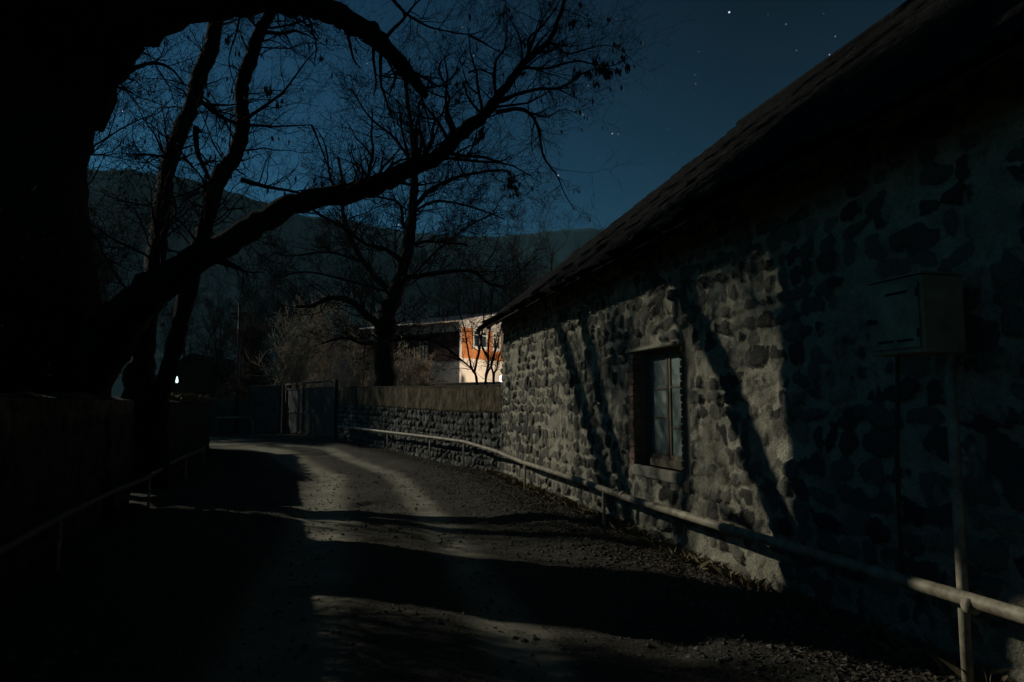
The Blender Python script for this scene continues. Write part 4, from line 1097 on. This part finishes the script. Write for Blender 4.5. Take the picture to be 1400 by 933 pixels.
# utility pole + wire
up_ = at(322, 588, 33.4); upz = gz(up_.x, up_.y)
po = empty('utility_pole', (up_.x, up_.y, upz)); tag(po, 'slim dark utility pole standing before the low block wall', 'pole')
m = MB(); m.tube([(0,0,-.2),(0.02,0,3),(-.02,0,6.3)], [.10,.085,.06], 8); m.build('pole', M['gate_dark'], po)
m = MB(); m.box((-.45,-.04,5.7), (.45,.04,5.78)); m.build('crossarm', M['gate_dark'], po)
wr = MB(); A_ = at(322, 512, 33.4); B_ = at(470, 500, 36)
wr.tube([A_.lerp(B_, t_) + Vector((0,0,-.25*4*t_*(1-t_))) for t_ in [i/12 for i in range(13)]], .014, 5)
tag(wr.build('power_line', M['wire']), 'thin wire running right from the utility pole over the gate', 'wire')

# ------------------------------------------------------------------ gravel, leaves, grass
def inst_bits(name, kind_label, N_, sampler, maker, m_, seed):
    rng = random.Random(seed); mb = MB()
    for i in range(N_):
        q = sampler(rng)
        if q is None: continue
        maker(mb, rng, q)
    o = mb.build(name, m_); tag(o, kind_label[0], kind_label[1], None, 'stuff'); return o
def samp_verge(rng):
    Y = 3.2 + 15*rng.random()**1.25; d = abs(rng.gauss(.62, .42)) + .05
    if d > 2.3: return None
    p = wall_pt(Y) + WN*d; return p.x, p.y
def samp_verge2(rng):
    t_ = rng.random()*BL; d = abs(rng.gauss(.3, .35))+.06; p = CORN + BD*t_ + BN*d; return p.x, p.y
def samp_road(rng):
    Y = 3.2 + 15*rng.random()**1.3; p = wall_pt(Y) + WN*rng.uniform(1.2, 6.0); return p.x, p.y
def mk_stone(mb, rng, q, smin=.003, smax=.026):
    r = smin + (smax-smin)*rng.random()**5
    z = gz(*q); c = Vector((q[0], q[1], z + r*.25))
    sx, sy, sz = r*rng.uniform(.8,1.5), r*rng.uniform(.8,1.5), r*rng.uniform(.5,.9); a_ = rng.uniform(0,6.28)
    vs = []
    for (x, y, zz) in ((1,0,0),(.3,.95,.2),(-.8,.6,-.1),(-.8,-.6,.1),(.3,-.95,0),(.1,.1,1),(0,0,-1)):
        x, y = x*sx*rng.uniform(.8,1.2), y*sy*rng.uniform(.8,1.2)
        vs.append(c + Vector((x*math.cos(a_)-y*math.sin(a_), x*math.sin(a_)+y*math.cos(a_), zz*sz)))
    mb.add(vs, [(0,1,5),(1,2,5),(2,3,5),(3,4,5),(4,0,5),(1,0,6),(2,1,6),(3,2,6),(4,3,6),(0,4,6)])
def mk_leaf(mb, rng, q):
    z = gz(*q); s_ = rng.uniform(.008, .026); a_ = rng.uniform(0, 6.28); c = Vector((q[0], q[1], z+.006+rng.random()*.02))
    u = Vector((math.cos(a_), math.sin(a_), rng.uniform(-.5,.5)))*s_; v_ = Vector((-math.sin(a_), math.cos(a_), rng.uniform(-.6,.6)))*s_*.5
    mb.add([c-u, c+v_+Vector((0,0,s_*.3)), c+u, c-v_], [(0,1,2),(0,2,3)])
inst_bits('gravel', ('small stones scattered over the verge and lane', 'gravel'), 26000, lambda r: samp_verge(r) if r.random() < .62 else (samp_road(r) if r.random() < .75 else samp_verge2(r)), mk_stone, M['stone'], 9)
inst_bits('fallen_leaves', ('dry leaves lying along the foot of the stone house', 'leaves'), 16000, lambda r: samp_verge(r) if r.random() < .7 else (samp_verge2(r) if r.random() < .5 else samp_road(r)), mk_leaf, M['leaf'], 10)
def samp_top(rng):
    Y = rng.uniform(17, LC); p = lw(Y) - ln*rng.uniform(.05, .6); return p.x, p.y
def mk_grass(mb, rng, q):
    z = 1.68; h_ = rng.uniform(.06, .3); b_ = Vector((q[0], q[1], z)); l_ = Vector((rng.gauss(0,.08), rng.gauss(0,.08), h_))
    w_ = Vector((.006, .004, 0)); mb.add([b_-w_, b_+w_, b_+l_*.6+w_*.6+Vector((0,0,.02)), b_+l_ + Vector((l_.x, l_.y, -.02))], [(0,1,2),(0,2,3)])
inst_bits('dry_grass', ('dry grass tufts on top of the left wall end', 'grass'), 2500, samp_top, mk_grass, M['grass'], 12)
def samp_base(rng):
    Y = 4+13*rng.random(); p = wall_pt(Y) + WN*abs(rng.gauss(.08,.12)); return p.x, p.y
def mk_tuft(mb, rng, q):
    z = gz(*q)-.01
    for k in range(6):
        h_ = rng.uniform(.04, .14); b_ = Vector((q[0]+rng.gauss(0,.01), q[1]+rng.gauss(0,.01), z)); l_ = Vector((rng.gauss(0,.04), rng.gauss(0,.04), h_))
        w_ = Vector((.002, .002, 0)); mb.add([b_-w_, b_+w_, b_+l_*.6+w_*.6, b_+l_ + Vector((l_.x, l_.y, -.01))], [(0,1,2),(0,2,3)])
inst_bits('verge_grass', ('thin dry grass tufts at the foot of the stone house wall', 'grass'), 500, samp_base, mk_tuft, M['grass'], 13)

# ------------------------------------------------------------------ night air over the valley
hm = bpy.data.materials.new('night_haze'); hm.use_nodes = True
hn_ = hm.node_tree.nodes; hn_.clear()
ho = hn_.new('ShaderNodeOutputMaterial'); pv = hn_.new('ShaderNodeVolumePrincipled')
pv.inputs['Density'].default_value = .00017; pv.inputs['Color'].default_value = (.40, .80, 1.0, 1); pv.inputs['Anisotropy'].default_value = 0
hm.node_tree.links.new(pv.outputs[0], ho.inputs['Volume'])
mb = MB(); mb.box((-3300, -110, -6), (3300, 4700, 226)); hz = mb.build('haze', hm); tag(hz, kind='stuff')
